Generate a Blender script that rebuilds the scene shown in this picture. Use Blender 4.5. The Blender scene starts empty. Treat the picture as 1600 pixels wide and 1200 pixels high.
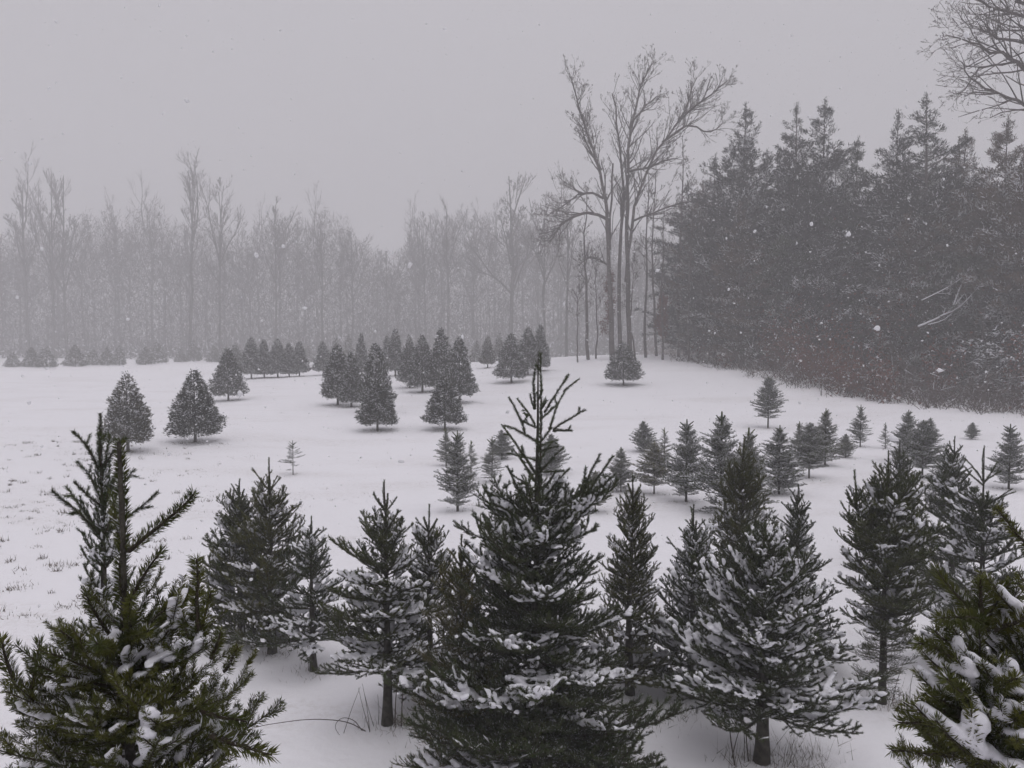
import bpy, math, random
import numpy as np
from mathutils import Vector, Matrix, Quaternion

# ------------------------------------------------------------------ camera
sc = bpy.context.scene
CAMZ, FPX, PITCH = 3.2, 1232.0, math.atan(60 / 1232.0)
cam = bpy.data.cameras.new("camera")
cam.sensor_width = 36.0
cam.lens = 36.0 * FPX / 1600.0
cam.clip_start = 0.05
cam.clip_end = 4000.0
camo = bpy.data.objects.new("camera", cam)
sc.collection.objects.link(camo)
camo.location = (0, 0, CAMZ)
camo.rotation_euler = (math.pi / 2 - PITCH, 0, 0)
sc.camera = camo

# ------------------------------------------------------------------ sky
SUN_EL, SUN_AZ = math.radians(68), math.radians(150)
world = bpy.data.worlds.new("World")
sc.world = world
world.use_nodes = True
nt = world.node_tree
nt.nodes.clear()
N = nt.nodes.new
w_out = N("ShaderNodeOutputWorld")
nish = N("ShaderNodeTexSky")
nish.sky_type = 'NISHITA'
nish.sun_disc = False
nish.sun_elevation = SUN_EL
nish.sun_rotation = SUN_AZ
hs = N("ShaderNodeHueSaturation")
hs.inputs['Saturation'].default_value = 0.15
nt.links.new(nish.outputs[0], hs.inputs['Color'])
bg1 = N("ShaderNodeBackground")
bg1.inputs['Strength'].default_value = 0.05
nt.links.new(hs.outputs[0], bg1.inputs['Color'])
# heavy overcast: a grey cloud deck, evenly brighter towards the zenith
tc = N("ShaderNodeTexCoord")
sep = N("ShaderNodeSeparateXYZ")
nt.links.new(tc.outputs['Generated'], sep.inputs[0])
mr = N("ShaderNodeMapRange")
mr.inputs['From Min'].default_value = 0.0
mr.inputs['From Max'].default_value = 1.0
mr.inputs['To Min'].default_value = 0.98
mr.inputs['To Max'].default_value = 1.35
nt.links.new(sep.outputs['Z'], mr.inputs['Value'])
cn = N("ShaderNodeTexNoise")
cn.inputs['Scale'].default_value = 1.6
cn.inputs['Detail'].default_value = 3.0
cmr = N("ShaderNodeMapRange")
cmr.inputs['To Min'].default_value = 0.95
cmr.inputs['To Max'].default_value = 1.05
nt.links.new(tc.outputs['Generated'], cn.inputs['Vector'])
nt.links.new(cn.outputs['Fac'], cmr.inputs['Value'])
mul = N("ShaderNodeMath")
mul.operation = 'MULTIPLY'
nt.links.new(mr.outputs[0], mul.inputs[0])
nt.links.new(cmr.outputs[0], mul.inputs[1])
bg2 = N("ShaderNodeBackground")
bg2.inputs['Color'].default_value = (0.484, 0.468, 0.503, 1)
nt.links.new(mul.outputs[0], bg2.inputs['Strength'])
wm = N("ShaderNodeMixShader")
wm.inputs[0].default_value = 0.93
nt.links.new(bg1.outputs[0], wm.inputs[1])
nt.links.new(bg2.outputs[0], wm.inputs[2])
nt.links.new(wm.outputs[0], w_out.inputs['Surface'])

sun = bpy.data.lights.new("sun", 'SUN')
sun.energy = 0.95
sun.angle = math.radians(60)
sun.color = (1.0, 0.98, 0.97)
suno = bpy.data.objects.new("sun", sun)
sc.collection.objects.link(suno)
sd = Vector((math.sin(SUN_AZ) * math.cos(SUN_EL), math.cos(SUN_AZ) * math.cos(SUN_EL), math.sin(SUN_EL)))
suno.rotation_euler = sd.to_track_quat('Z', 'Y').to_euler()

vs = sc.view_settings
vs.view_transform = 'Standard'
vs.look = 'None'
vs.exposure = 0.0
vs.gamma = 1.0
vs.use_curve_mapping = False
cy = sc.cycles
cy.max_bounces = 4
cy.diffuse_bounces = 2
cy.glossy_bounces = 2
cy.transmission_bounces = 2
cy.volume_bounces = 1
cy.transparent_max_bounces = 8
cy.use_denoising = True
cy.use_adaptive_sampling = True
cy.adaptive_threshold = 0.05

# ------------------------------------------------------------------ helpers
rng = np.random.default_rng(11)
random.seed(5)
COL = sc.collection


def noise2(x, y, s=0.0):
    return (np.sin(x * 1.0 + 1.3 * np.sin(y * 0.7 + s) + s) * np.cos(y * 0.9 + 1.1 * np.sin(x * 0.8 - s))
            + 0.5 * np.sin(x * 2.3 + y * 1.7 + s * 2) * np.cos(y * 2.1 - x * 1.2 + s))


def sm(a, b, t):
    t = np.clip((t - a) / (b - a), 0, 1)
    return t * t * (3 - 2 * t)


def terrain(x, y):
    x = np.asarray(x, float)
    y = np.asarray(y, float)
    z = 1.0 * sm(25, 78, y)
    z = z + 1.75 * np.exp(-0.5 * (((x - 11) / 13) ** 2 + ((y - 60) / 15) ** 2))
    z = z + 0.9 * sm(8, 45, x) * sm(40, 90, y)
    z = z - 0.35 * np.exp(-0.5 * (((x + 4) / 6) ** 2 + ((y - 20) / 7) ** 2))
    near = np.exp(-np.hypot(x, y) / 40)
    z = z + 0.05 * noise2(x * 0.45, y * 0.45, 0.4) * near + 0.07 * noise2(x * 0.13, y * 0.13, 2.0)
    z = z + 0.02 * noise2(x * 1.7, y * 1.7, 4.0) * near
    return z


def tz(x, y):
    return float(terrain(x, y))


CP, SP = math.cos(PITCH), math.sin(PITCH)


def ray(px, py):
    u, v = (px - 800) / FPX, -(py - 600) / FPX
    return np.array((u, CP + v * SP, -SP + v * CP))


def at(px, py):
    """Point of the ground seen at a pixel of the photograph."""
    d = ray(px, py)
    t0 = 1.0
    t = 1.0
    while t < 400:
        p = d * t
        if CAMZ + p[2] < tz(p[0], p[1]):
            break
        t0 = t
        t += max(0.1, t * 0.01)
    for _ in range(30):
        m = 0.5 * (t0 + t)
        p = d * m
        if CAMZ + p[2] < tz(p[0], p[1]):
            t = m
        else:
            t0 = m
    p = d * t
    return float(p[0]), float(p[1])


def pt(px, py, Y):
    """Point at a pixel and a distance Y in front."""
    d = ray(px, py)
    t = Y / d[1]
    return np.array((d[0] * t, Y, CAMZ + d[2] * t))


def nrm(a):
    return a / np.maximum(np.linalg.norm(a, axis=-1, keepdims=True), 1e-9)


def frames(a):
    ref = np.where(np.abs(a[:, 2:3]) > 0.9, np.array([[1.0, 0, 0]]), np.array([[0, 0, 1.0]]))
    e1 = nrm(np.cross(a, ref))
    e2 = np.cross(a, e1)
    return e1, e2


class Geo:
    """Collects triangles with a material index."""

    def __init__(self):
        self.V, self.T, self.M, self.n = [], [], [], 0

    def add(self, V, T, m=0):
        if len(V) == 0:
            return
        self.V.append(np.asarray(V, float))
        self.T.append(np.asarray(T, int) + self.n)
        self.M.append(np.full(len(T), m, int) if np.isscalar(m) else np.asarray(m, int))
        self.n += len(V)

    def prisms(self, p0, p1, r0, r1, k=3, m=0):
        p0, p1 = np.asarray(p0, float), np.asarray(p1, float)
        n = len(p0)
        if n == 0:
            return
        r0 = np.broadcast_to(np.asarray(r0, float), (n,))
        r1 = np.broadcast_to(np.asarray(r1, float), (n,))
        e1, e2 = frames(nrm(p1 - p0))
        ang = np.arange(k) * 2 * math.pi / k
        c, s = np.cos(ang), np.sin(ang)
        ring = e1[:, None, :] * c[None, :, None] + e2[:, None, :] * s[None, :, None]
        A = p0[:, None] + ring * r0[:, None, None]
        B = p1[:, None] + ring * r1[:, None, None]
        V = np.concatenate([A, B], 1).reshape(-1, 3)
        i = np.arange(k)
        j = (i + 1) % k
        t = np.concatenate([np.stack([i, j, j + k], 1), np.stack([i, j + k, i + k], 1)])
        T = (t[None] + (np.arange(n) * 2 * k)[:, None, None]).reshape(-1, 3)
        self.add(V, T, m)

    def tube(self, P, R, k=6, m=0, cap=True):
        P, R = np.asarray(P, float), np.asarray(R, float)
        n = len(P)
        tan = nrm(np.gradient(P, axis=0))
        e1, e2 = frames(tan)
        for i in range(1, n):
            a = e1[i - 1] - tan[i] * np.dot(e1[i - 1], tan[i])
            e1[i] = a / max(np.linalg.norm(a), 1e-9)
            e2[i] = np.cross(tan[i], e1[i])
        ang = np.arange(k) * 2 * math.pi / k
        ring = e1[:, None] * np.cos(ang)[None, :, None] + e2[:, None] * np.sin(ang)[None, :, None]
        V = (P[:, None] + ring * R[:, None, None]).reshape(-1, 3)
        T = []
        for i in range(n - 1):
            for q in range(k):
                a, b = i * k + q, i * k + (q + 1) % k
                T += [(a, b, b + k), (a, b + k, a + k)]
        if cap:
            V = np.concatenate([V, P[:1] - tan[:1] * R[0] * 0.6, P[-1:] + tan[-1:] * R[-1] * 0.6])
            c0, c1 = n * k, n * k + 1
            for q in range(k):
                T += [(c0, (q + 1) % k, q), (c1, (n - 1) * k + q, (n - 1) * k + (q + 1) % k)]
        self.add(V, T, m)

    def slivers(self, p, d, L, w, m=0, side=None):
        """One thin triangle each: base at p, tip at p + d * L."""
        p, d = np.asarray(p, float), nrm(np.asarray(d, float))
        n = len(p)
        if n == 0:
            return
        L = np.broadcast_to(np.asarray(L, float), (n,))
        w = np.broadcast_to(np.asarray(w, float), (n,))
        if side is None:
            side = nrm(np.cross(d, nrm(rng.normal(size=(n, 3)))))
        V = np.stack([p - side * w[:, None] / 2, p + side * w[:, None] / 2, p + d * L[:, None]], 1).reshape(-1, 3)
        self.add(V, np.arange(n * 3).reshape(-1, 3), m)

    def diamonds(self, p, d, L, w, m=0):
        """Four-cornered needle or leaf."""
        p, d = np.asarray(p, float), nrm(np.asarray(d, float))
        n = len(p)
        if n == 0:
            return
        L = np.broadcast_to(np.asarray(L, float), (n,))[:, None]
        w = np.broadcast_to(np.asarray(w, float), (n,))[:, None]
        side = nrm(np.cross(d, nrm(rng.normal(size=(n, 3)))))
        V = np.stack([p, p + d * L * 0.45 + side * w / 2, p + d * L, p + d * L * 0.45 - side * w / 2], 1).reshape(-1, 3)
        q = (np.arange(n) * 4)[:, None]
        T = np.stack([q + (0, 1, 2), q + (0, 2, 3)], 1).reshape(-1, 3)
        self.add(V, T, m if np.isscalar(m) else np.repeat(m, 2))

    def arrays(self):
        return np.concatenate(self.V), np.concatenate(self.T), np.concatenate(self.M)

    def mesh(self, name, mats, smooth=False, only=None):
        V, T, M = self.arrays()
        if only is not None:
            k = M == only
            T = T[k]
            used, inv = np.unique(T.reshape(-1), return_inverse=True)
            V, T, M = V[used], inv.reshape(-1, 3), np.zeros(len(T), int)
        return tri_mesh(name, V, T, M, mats, smooth)


def tri_mesh(name, V, T, M, mats, smooth=False):
    me = bpy.data.meshes.new(name)
    n = len(T)
    me.vertices.add(len(V))
    me.vertices.foreach_set('co', np.asarray(V, np.float32).reshape(-1))
    me.loops.add(n * 3)
    me.loops.foreach_set('vertex_index', np.asarray(T, np.int32).reshape(-1))
    me.polygons.add(n)
    me.polygons.foreach_set('loop_start', np.arange(n, dtype=np.int32) * 3)
    me.polygons.foreach_set('loop_total', np.full(n, 3, np.int32))
    if M is not None:
        me.polygons.foreach_set('material_index', np.asarray(M, np.int32))
    if smooth:
        me.polygons.foreach_set('use_smooth', np.ones(n, bool))
    for m in mats:
        me.materials.append(m)
    me.update(calc_edges=True)
    return me


def link(name, data, parent=None, mat4=None):
    o = bpy.data.objects.new(name, data)
    COL.objects.link(o)
    if parent is not None:
        o.parent = parent
    if mat4 is not None:
        o.matrix_local = mat4
    return o


def tag(o, label=None, cat=None, group=None, kind=None):
    if label:
        o['label'] = label
    if cat:
        o['category'] = cat
    if group:
        o['group'] = group
    if kind:
        o['kind'] = kind
    return o


# ------------------------------------------------------------------ materials
def mat(name, col, rough=0.8, var=0.0, vscale=5.0, spec=0.3, col2=None, tint=False, bump=0.0, bscale=40.0, objvar=0.0):
    m = bpy.data.materials.new(name)
    m.use_nodes = True
    t = m.node_tree
    b = t.nodes['Principled BSDF']
    b.inputs['Roughness'].default_value = rough
    b.inputs['Specular IOR Level'].default_value = spec
    b.inputs['Base Color'].default_value = (*col, 1)
    src = None
    geo = t.nodes.new('ShaderNodeNewGeometry')
    if var or col2:
        nz = t.nodes.new('ShaderNodeTexNoise')
        nz.inputs['Scale'].default_value = vscale
        nz.inputs['Detail'].default_value = 4
        t.links.new(geo.outputs['Position'], nz.inputs['Vector'])
        mx = t.nodes.new('ShaderNodeMix')
        mx.data_type = 'RGBA'
        c2 = col2 or tuple(min(1, c * (1 + var)) for c in col)
        c1 = col if col2 else tuple(c * (1 - var) for c in col)
        mx.inputs[6].default_value = (*c1, 1)
        mx.inputs[7].default_value = (*c2, 1)
        rp = t.nodes.new('ShaderNodeMapRange')
        rp.inputs['From Min'].default_value = 0.35
        rp.inputs['From Max'].default_value = 0.65
        t.links.new(nz.outputs['Fac'], rp.inputs['Value'])
        t.links.new(rp.outputs[0], mx.inputs[0])
        src = mx.outputs[2]
    if tint:
        oi = t.nodes.new('ShaderNodeObjectInfo')
        mm = t.nodes.new('ShaderNodeMix')
        mm.data_type = 'RGBA'
        mm.blend_type = 'MULTIPLY'
        mm.inputs[0].default_value = 1.0
        if src is not None:
            t.links.new(src, mm.inputs[6])
        else:
            mm.inputs[6].default_value = (*col, 1)
        t.links.new(oi.outputs['Color'], mm.inputs[7])
        src = mm.outputs[2]
    if src is not None:
        t.links.new(src, b.inputs['Base Color'])
    if bump:
        bn = t.nodes.new('ShaderNodeTexNoise')
        bn.inputs['Scale'].default_value = bscale
        bn.inputs['Detail'].default_value = 5
        t.links.new(geo.outputs['Position'], bn.inputs['Vector'])
        bp = t.nodes.new('ShaderNodeBump')
        bp.inputs['Strength'].default_value = bump
        bp.inputs['Distance'].default_value = 0.02
        t.links.new(bn.outputs['Fac'], bp.inputs['Height'])
        t.links.new(bp.outputs[0], b.inputs['Normal'])
    return m


M_needle = mat('spruce_needles', (0.031, 0.043, 0.013), 0.55, col2=(0.066, 0.074, 0.020), vscale=9, tint=True, spec=0.2)
M_frost = mat('frosted_needles', (0.60, 0.60, 0.64), 0.9)
M_twig = mat('spruce_twig', (0.040, 0.030, 0.021), 0.9, var=0.3, vscale=30)
M_bark = mat('spruce_bark', (0.026, 0.021, 0.017), 0.95, col2=(0.065, 0.060, 0.047), vscale=22, bump=0.7, bscale=60)
M_snowload = mat('branch_snow', (0.78, 0.775, 0.82), 0.85, bump=0.35, bscale=55, spec=0.2)
M_cedar = mat('cedar_foliage', (0.028, 0.034, 0.024), 0.75, col2=(0.05, 0.052, 0.034), vscale=4, tint=True)
M_pine = mat('pine_foliage', (0.026, 0.031, 0.025), 0.8, col2=(0.052, 0.052, 0.040), vscale=0.7, tint=True)
M_flecks = mat('foliage_snow', (0.70, 0.70, 0.74), 0.9)
M_oakbark = mat('grey_bark', (0.060, 0.050, 0.046), 0.95, col2=(0.11, 0.095, 0.088), vscale=3, bump=0.6, bscale=12)
M_farbark = mat('woods_bark', (0.055, 0.048, 0.046), 0.95, var=0.3, vscale=0.5)
M_rust = mat('dead_leaves', (0.130, 0.045, 0.030), 0.9, col2=(0.085, 0.042, 0.030), vscale=1.2)
M_brush = mat('brush_stems', (0.075, 0.055, 0.048), 0.95, var=0.3, vscale=1.0)
M_grass = mat('dead_grass', (0.13, 0.105, 0.075), 0.95, col2=(0.07, 0.055, 0.042), vscale=6)
M_flake = mat('snowflakes', (0.9, 0.9, 0.92), 0.9)
_t = M_flake.node_tree
_tr = _t.nodes.new('ShaderNodeBsdfTranslucent')
_tr.inputs['Color'].default_value = (0.95, 0.95, 0.97, 1)
_mx = _t.nodes.new('ShaderNodeMixShader')
_mx.inputs[0].default_value = 0.55
_tp = _t.nodes.new('ShaderNodeBsdfTransparent')
_m2 = _t.nodes.new('ShaderNodeMixShader')
_m2.inputs[0].default_value = 0.15
_t.links.new(_t.nodes['Principled BSDF'].outputs[0], _mx.inputs[1])
_t.links.new(_tr.outputs[0], _mx.inputs[2])
_t.links.new(_mx.outputs[0], _m2.inputs[1])
_t.links.new(_tp.outputs[0], _m2.inputs[2])
_t.links.new(_m2.outputs[0], _t.nodes['Material Output'].inputs['Surface'])

# ground snow
M_snow = bpy.data.materials.new('snow_ground')
M_snow.use_nodes = True
t = M_snow.node_tree
b = t.nodes['Principled BSDF']
b.inputs['Roughness'].default_value = 0.8
b.inputs['Specular IOR Level'].default_value = 0.2
geo = t.nodes.new('ShaderNodeNewGeometry')
# thin cover: straw-coloured grass shows through in drawn-out patches
mp = t.nodes.new('ShaderNodeMapping')
mp.inputs['Scale'].default_value = (0.16, 0.42, 0.3)
mp.inputs['Rotation'].default_value = (0, 0, 0.12)
t.links.new(geo.outputs['Position'], mp.inputs['Vector'])
n1 = t.nodes.new('ShaderNodeTexNoise')
n1.inputs['Scale'].default_value = 1.0
n1.inputs['Detail'].default_value = 9
n1.inputs['Roughness'].default_value = 0.66
t.links.new(mp.outputs[0], n1.inputs['Vector'])
r1 = t.nodes.new('ShaderNodeMapRange')
r1.inputs['From Min'].default_value = 0.49
r1.inputs['From Max'].default_value = 0.74
r1.inputs['To Max'].default_value = 0.70
t.links.new(n1.outputs['Fac'], r1.inputs['Value'])
n2 = t.nodes.new('ShaderNodeTexNoise')
n2.inputs['Scale'].default_value = 14
n2.inputs['Detail'].default_value = 6
n2.inputs['Roughness'].default_value = 0.7
t.links.new(geo.outputs['Position'], n2.inputs['Vector'])
r2 = t.nodes.new('ShaderNodeMapRange')
r2.inputs['From Min'].default_value = 0.45
r2.inputs['From Max'].default_value = 0.65
t.links.new(n2.outputs['Fac'], r2.inputs['Value'])
mm = t.nodes.new('ShaderNodeMath')
mm.operation = 'MULTIPLY'
t.links.new(r1.outputs[0], mm.inputs[0])
t.links.new(r2.outputs[0], mm.inputs[1])
mx = t.nodes.new('ShaderNodeMix')
mx.data_type = 'RGBA'
mx.inputs[6].default_value = (0.85, 0.84, 0.875, 1)
mx.inputs[7].default_value = (0.42, 0.37, 0.33, 1)
t.links.new(mm.outputs[0], mx.inputs[0])
t.links.new(mx.outputs[2], b.inputs['Base Color'])
n3 = t.nodes.new('ShaderNodeTexNoise')
n3.inputs['Scale'].default_value = 3.0
n3.inputs['Detail'].default_value = 8
n3.inputs['Roughness'].default_value = 0.6
t.links.new(geo.outputs['Position'], n3.inputs['Vector'])
bp = t.nodes.new('ShaderNodeBump')
bp.inputs['Strength'].default_value = 0.5
bp.inputs['Distance'].default_value = 0.06
t.links.new(n3.outputs['Fac'], bp.inputs['Height'])
t.links.new(bp.outputs[0], b.inputs['Normal'])

# ------------------------------------------------------------------ ground
a = np.linspace(-1, 1, 221)
gx = np.sign(a) * (np.abs(a) * 30 + np.abs(a) ** 6 * 720)
c = np.linspace(0, 1, 271)
gy = -12 + c * 80 + c ** 6 * 700
X, Y = np.meshgrid(gx, gy)
Z = terrain(X, Y)
V = np.stack([X, Y, Z], -1).reshape(-1, 3)
w_ = len(gx)
ii, jj = np.meshgrid(np.arange(len(gy) - 1), np.arange(w_ - 1), indexing='ij')
q = (ii * w_ + jj).reshape(-1)
T = np.concatenate([np.stack([q, q + 1, q + w_ + 1], 1), np.stack([q, q + w_ + 1, q + w_], 1)])
g = link('ground', tri_mesh('ground', V, T, None, [M_snow], True))
tag(g, 'snow covered field rising gently to the woods', kind='structure')


# ------------------------------------------------------------------ spruce branches
def rot_about(v, axis, ang):
    return np.array(Quaternion(Vector(axis), ang) @ Vector(v))


def branch_skeleton(L, n_lat, lat_frac, e0, e1, r, tert=True, uprights=0.15, seed=0, tsp=0.048):
    """Shoots of one branch along +X: list of (polyline, radii, level)."""
    R = np.random.default_rng(seed)
    out = []
    nseg = 9
    p = np.zeros(3)
    yaw = 0.0
    P = [p]
    dirs = []
    for i in range(nseg):
        tt = (i + 0.5) / nseg
        el = e0 + (e1 - e0) * tt ** 1.3 + R.normal(0, 0.05)
        yaw += R.normal(0, 0.06)
        d = np.array((math.cos(el) * math.cos(yaw), math.cos(el) * math.sin(yaw), math.sin(el)))
        p = p + d * L / nseg
        P.append(p)
        dirs.append(d)
    P = np.array(P)
    rad = np.linspace(r, r * 0.3, nseg + 1)
    out.append((P, rad, 0))
    for k in range(n_lat):
        tt = 0.10 + 0.86 * (k + R.uniform(0.1, 0.9)) / n_lat
        f = tt * nseg
        i = min(int(f), nseg - 1)
        p0 = P[i] + (P[i + 1] - P[i]) * (f - i)
        d = dirs[i]
        side = 1 if (k % 2) else -1
        ll = L * lat_frac * (1 - tt) ** 0.75 * R.uniform(0.65, 1.15) + 0.035 * R.uniform(0.7, 1.6)
        ang = side * math.radians(R.uniform(42, 66))
        up = R.uniform(-0.18, 0.22)
        if R.random() < uprights:
            up = R.uniform(0.5, 0.9)
            ang *= 0.6
        h = rot_about(d, (0, 0, 1), ang)
        h = nrm(h + np.array((0, 0, up)))
        m = 4
        Q = [p0]
        for s in range(m):
            h = nrm(rot_about(h, (0, 0, 1), -side * 0.09) + R.normal(0, 0.06, 3) + np.array((0, 0, 0.05)))
            Q.append(Q[-1] + h * ll / m)
        Q = np.array(Q)
        out.append((Q, np.linspace(r * 0.42, r * 0.2, m + 1), 1))
        if tert and ll > 0.085:
            nt_ = int(ll / tsp)
            for s in range(nt_):
                u = 0.18 + 0.75 * (s + R.random()) / nt_
                f2 = u * m
                i2 = min(int(f2), m - 1)
                q0 = Q[i2] + (Q[i2 + 1] - Q[i2]) * (f2 - i2)
                dd = nrm(Q[i2 + 1] - Q[i2])
                sd_ = 1 if s % 2 else -1
                h2 = nrm(rot_about(dd, (0, 0, 1), sd_ * math.radians(R.uniform(40, 62))) + np.array((0, 0, R.uniform(-0.15, 0.35))))
                l2 = (ll * 0.42 * (1 - u) + 0.03) * R.uniform(0.7, 1.2)
                mid = q0 + h2 * l2 * 0.5 + np.array((0, 0, 0.004))
                out.append((np.array([q0, mid, q0 + h2 * l2 + np.array((0, 0, 0.008))]), np.array([r * .25, r * .2, r * .15]), 2))
    return out


def dress(G, shoots, dens, nl, nw, frost, bare=0.12, spread=(28, 58), diamond=False, k=3, woodscale=1.0, wood=True):
    """Wood (slot 1), needles (slot 0) and frosted needles (slot 2) along shoots."""
    p0, p1, r0, r1, lev, frac = [], [], [], [], [], []
    for P, R, lv in shoots:
        n = len(P) - 1
        for i in range(n):
            p0.append(P[i]); p1.append(P[i + 1]); r0.append(R[i]); r1.append(R[i + 1]); lev.append(lv)
            frac.append((i + 0.5) / n)
    p0, p1 = np.array(p0), np.array(p1)
    r0, r1, lev, frac = np.array(r0), np.array(r1), np.array(lev), np.array(frac)
    if wood:
        G.prisms(p0, p1, r0 * woodscale, r1 * woodscale, k, 1)
    ln = np.linalg.norm(p1 - p0, axis=1)
    cnt = rng.poisson(np.where((lev == 0) & (frac < bare), 0, ln * dens))
    idx = np.repeat(np.arange(len(ln)), cnt)
    n = len(idx)
    if n == 0:
        return
    u = rng.random(n)
    pos = p0[idx] + (p1[idx] - p0[idx]) * u[:, None]
    ax = nrm(p1 - p0)
    e1, e2 = frames(ax)
    ph = rng.random(n) * 2 * math.pi
    rad = e1[idx] * np.cos(ph)[:, None] + e2[idx] * np.sin(ph)[:, None]
    an = np.radians(rng.uniform(spread[0], spread[1], n))
    d = ax[idx] * np.cos(an)[:, None] + rad * np.sin(an)[:, None] + np.array((0, 0, 0.12))
    pos = pos + rad * r0[idx][:, None] * 0.8
    L = nl * rng.uniform(0.7, 1.15, n)
    upf = np.clip(rad[:, 2] * 1.2, 0, 1)
    # frost lies on the upper side, in runs
    run = 0.5 + 0.5 * np.sin(pos[:, 0] * 23 + pos[:, 1] * 31 + idx * 0.37)
    m = np.where(rng.random(n) < frost * upf * (0.3 + 1.4 * run), 2, 0)
    if diamond:
        G.diamonds(pos, d, L, nw, m)
    else:
        G.slivers(pos, d, L, nw, m)


def snow_on(shoots, seed, vox, rs, cover=0.6, tert=True):
    """Snow lying on the upper side of a branch: lumpy strips fused together."""
    R = np.random.default_rng(seed)
    G = Geo()
    for P, rad, lv in shoots:
        if lv == 2 and (not tert or R.random() > cover * 0.7):
            continue
        if lv == 1 and R.random() > cover:
            continue
        n = len(P)
        a_, b_ = (R.uniform(0.12, 0.4), R.uniform(0.75, 0.98)) if lv == 0 else (R.uniform(0.0, 0.15), R.uniform(0.65, 1.0))
        m = {0: 12, 1: 7, 2: 4}[lv]
        tt = np.linspace(a_, b_, m) * (n - 1)
        i = np.clip(tt.astype(int), 0, n - 2)
        Q = P[i] + (P[i + 1] - P[i]) * (tt - i)[:, None]
        Q[:, 2] += rs * 0.30 + 0.006
        base = {0: 1.0, 1: 0.85, 2: 0.66}[lv] * rs
        prof = np.sin(np.linspace(0.25, math.pi - 0.35, m)) ** 0.6
        rr = base * prof * (0.85 + 0.3 * R.random(m))
        Q[:, :2] += R.normal(0, rs * 0.15, (m, 2))
        k0 = len(G.V)
        G.tube(Q, rr, 8, 0)
        W = G.V[k0]
        zc = np.concatenate([np.repeat(Q[:, 2], 8), Q[:1, 2], Q[-1:, 2]])
        W[:, 2] = zc + (W[:, 2] - zc) * 0.50
    if G.n == 0:
        return None
    me = G.mesh('snow_source', [M_snowload])
    # flatten each strip: squash about its own height a little
    o = bpy.data.objects.new('snow_source', me)
    COL.objects.link(o)
    md = o.modifiers.new('r', 'REMESH')
    md.mode = 'VOXEL'
    md.voxel_size = vox
    s = o.modifiers.new('s', 'SMOOTH')
    s.factor = 0.5
    s.iterations = 5
    dg = bpy.context.evaluated_depsgraph_get()
    res = bpy.data.meshes.new_from_object(o.evaluated_get(dg))
    res.name = 'branch_snow'
    co = np.empty(len(res.vertices) * 3, np.float32)
    res.vertices.foreach_get('co', co)
    co = co.reshape(-1, 3)
    co += (np.sin(co[:, [1, 2, 0]] * 150 + seed) * np.cos(co[:, [2, 0, 1]] * 97) * rs * 0.10 + np.sin(co[:, [2, 0, 1]] * 61 + seed) * rs * 0.12).astype(np.float32)
    res.vertices.foreach_set('co', co.reshape(-1))
    bpy.data.objects.remove(o)
    bpy.data.meshes.remove(me)
    res.materials.clear()
    res.materials.append(M_snowload)
    res.polygons.foreach_set('use_smooth', np.ones(len(res.polygons), bool))
    return res


def lumps(shoots, R, rs, prob):
    """Small pats of snow caught on single shoots."""
    c, ax, ln = [], [], []
    for P, rad, lv in shoots:
        for i in range(len(P) - 1):
            d = P[i + 1] - P[i]
            L = float(np.linalg.norm(d))
            m = R.poisson(prob * L / 0.05)
            for q in range(m):
                c.append(P[i] + d * R.random() + np.array((R.normal(0, .003), R.normal(0, .003), rs * .55)))
                ax.append(d / max(L, 1e-6))
                ln.append(rs * R.uniform(1.4, 4.2))
    if not c:
        return None
    c, ax, ln = np.array(c), np.array(ax), np.array(ln)
    n = len(c)
    e1, e2 = frames(ax)
    big = rs * np.exp(R.normal(0, .45, n))
    wd = big * R.uniform(.55, 1.2, n)
    ln = ln * big / rs
    ht = big * R.uniform(.35, .7, n)
    e2 = np.where(e2[:, 2:3] < 0, -e2, e2)
    ring = []
    for a_ in np.arange(6) * math.pi / 3 + .3:
        f = R.uniform(.75, 1.2, n)
        ring.append(c + ax * (ln * math.cos(a_) * f)[:, None] + e1 * (wd * math.sin(a_) * f)[:, None] - e2 * (ht * .2)[:, None])
    top = c + e2 * ht[:, None] + ax * (ln * R.uniform(-.3, .3, n))[:, None]
    bot = c - e2 * (ht * .5)[:, None]
    V = np.stack(ring + [top, bot], 1).reshape(-1, 3)
    f = np.array([(i, (i + 1) % 6, 6) for i in range(6)] + [((i + 1) % 6, i, 7) for i in range(6)])
    return V, (f[None] + (np.arange(n) * 8)[:, None, None]).reshape(-1, 3)


LIB = {}


def build_lib(key, n, L, n_lat, lat_frac, e0, e1, r, dens, nl, nw, frost, rs, vox, tert=True, uprights=0.15, diamond=False, spread=(28, 58), cover=0.6, bare=0.12, ws=1.0, lump=0.0085, lumpp=0.10, tsp=0.048):
    items = []
    for i in range(n):
        sh = branch_skeleton(L, n_lat, lat_frac, e0, e1, r, tert, uprights, tsp=tsp, seed=i * 37 + len(key) * 101 + int(L * 1000))
        if n_lat <= 3:
            # young shoots run straight from their root to their tip
            tip = sh[0][0][-1]
            q = Vector(tip).rotation_difference(Vector((1, 0, 0))).to_matrix()
            k_ = np.array(q) * (L / np.linalg.norm(tip))
            sh = [(P_ @ k_.T, r_, l_) for P_, r_, l_ in sh]
        G = Geo()
        dress(G, sh, dens, nl, nw, frost, bare, spread, diamond, woodscale=ws)
        me = G.mesh('spruce_branch', [M_needle, M_twig, M_frost])
        sn = snow_on(sh, i + 77, vox, rs, cover, tert) if rs else None
        lp = lumps(sh, np.random.default_rng(i + 5), lump, lumpp) if lumpp else None
        du = tri_mesh('snow_dusting', lp[0], lp[1], None, [M_snowload], True) if lp else None
        items.append((me, sn, du))
    LIB[key] = (L, items)


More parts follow.
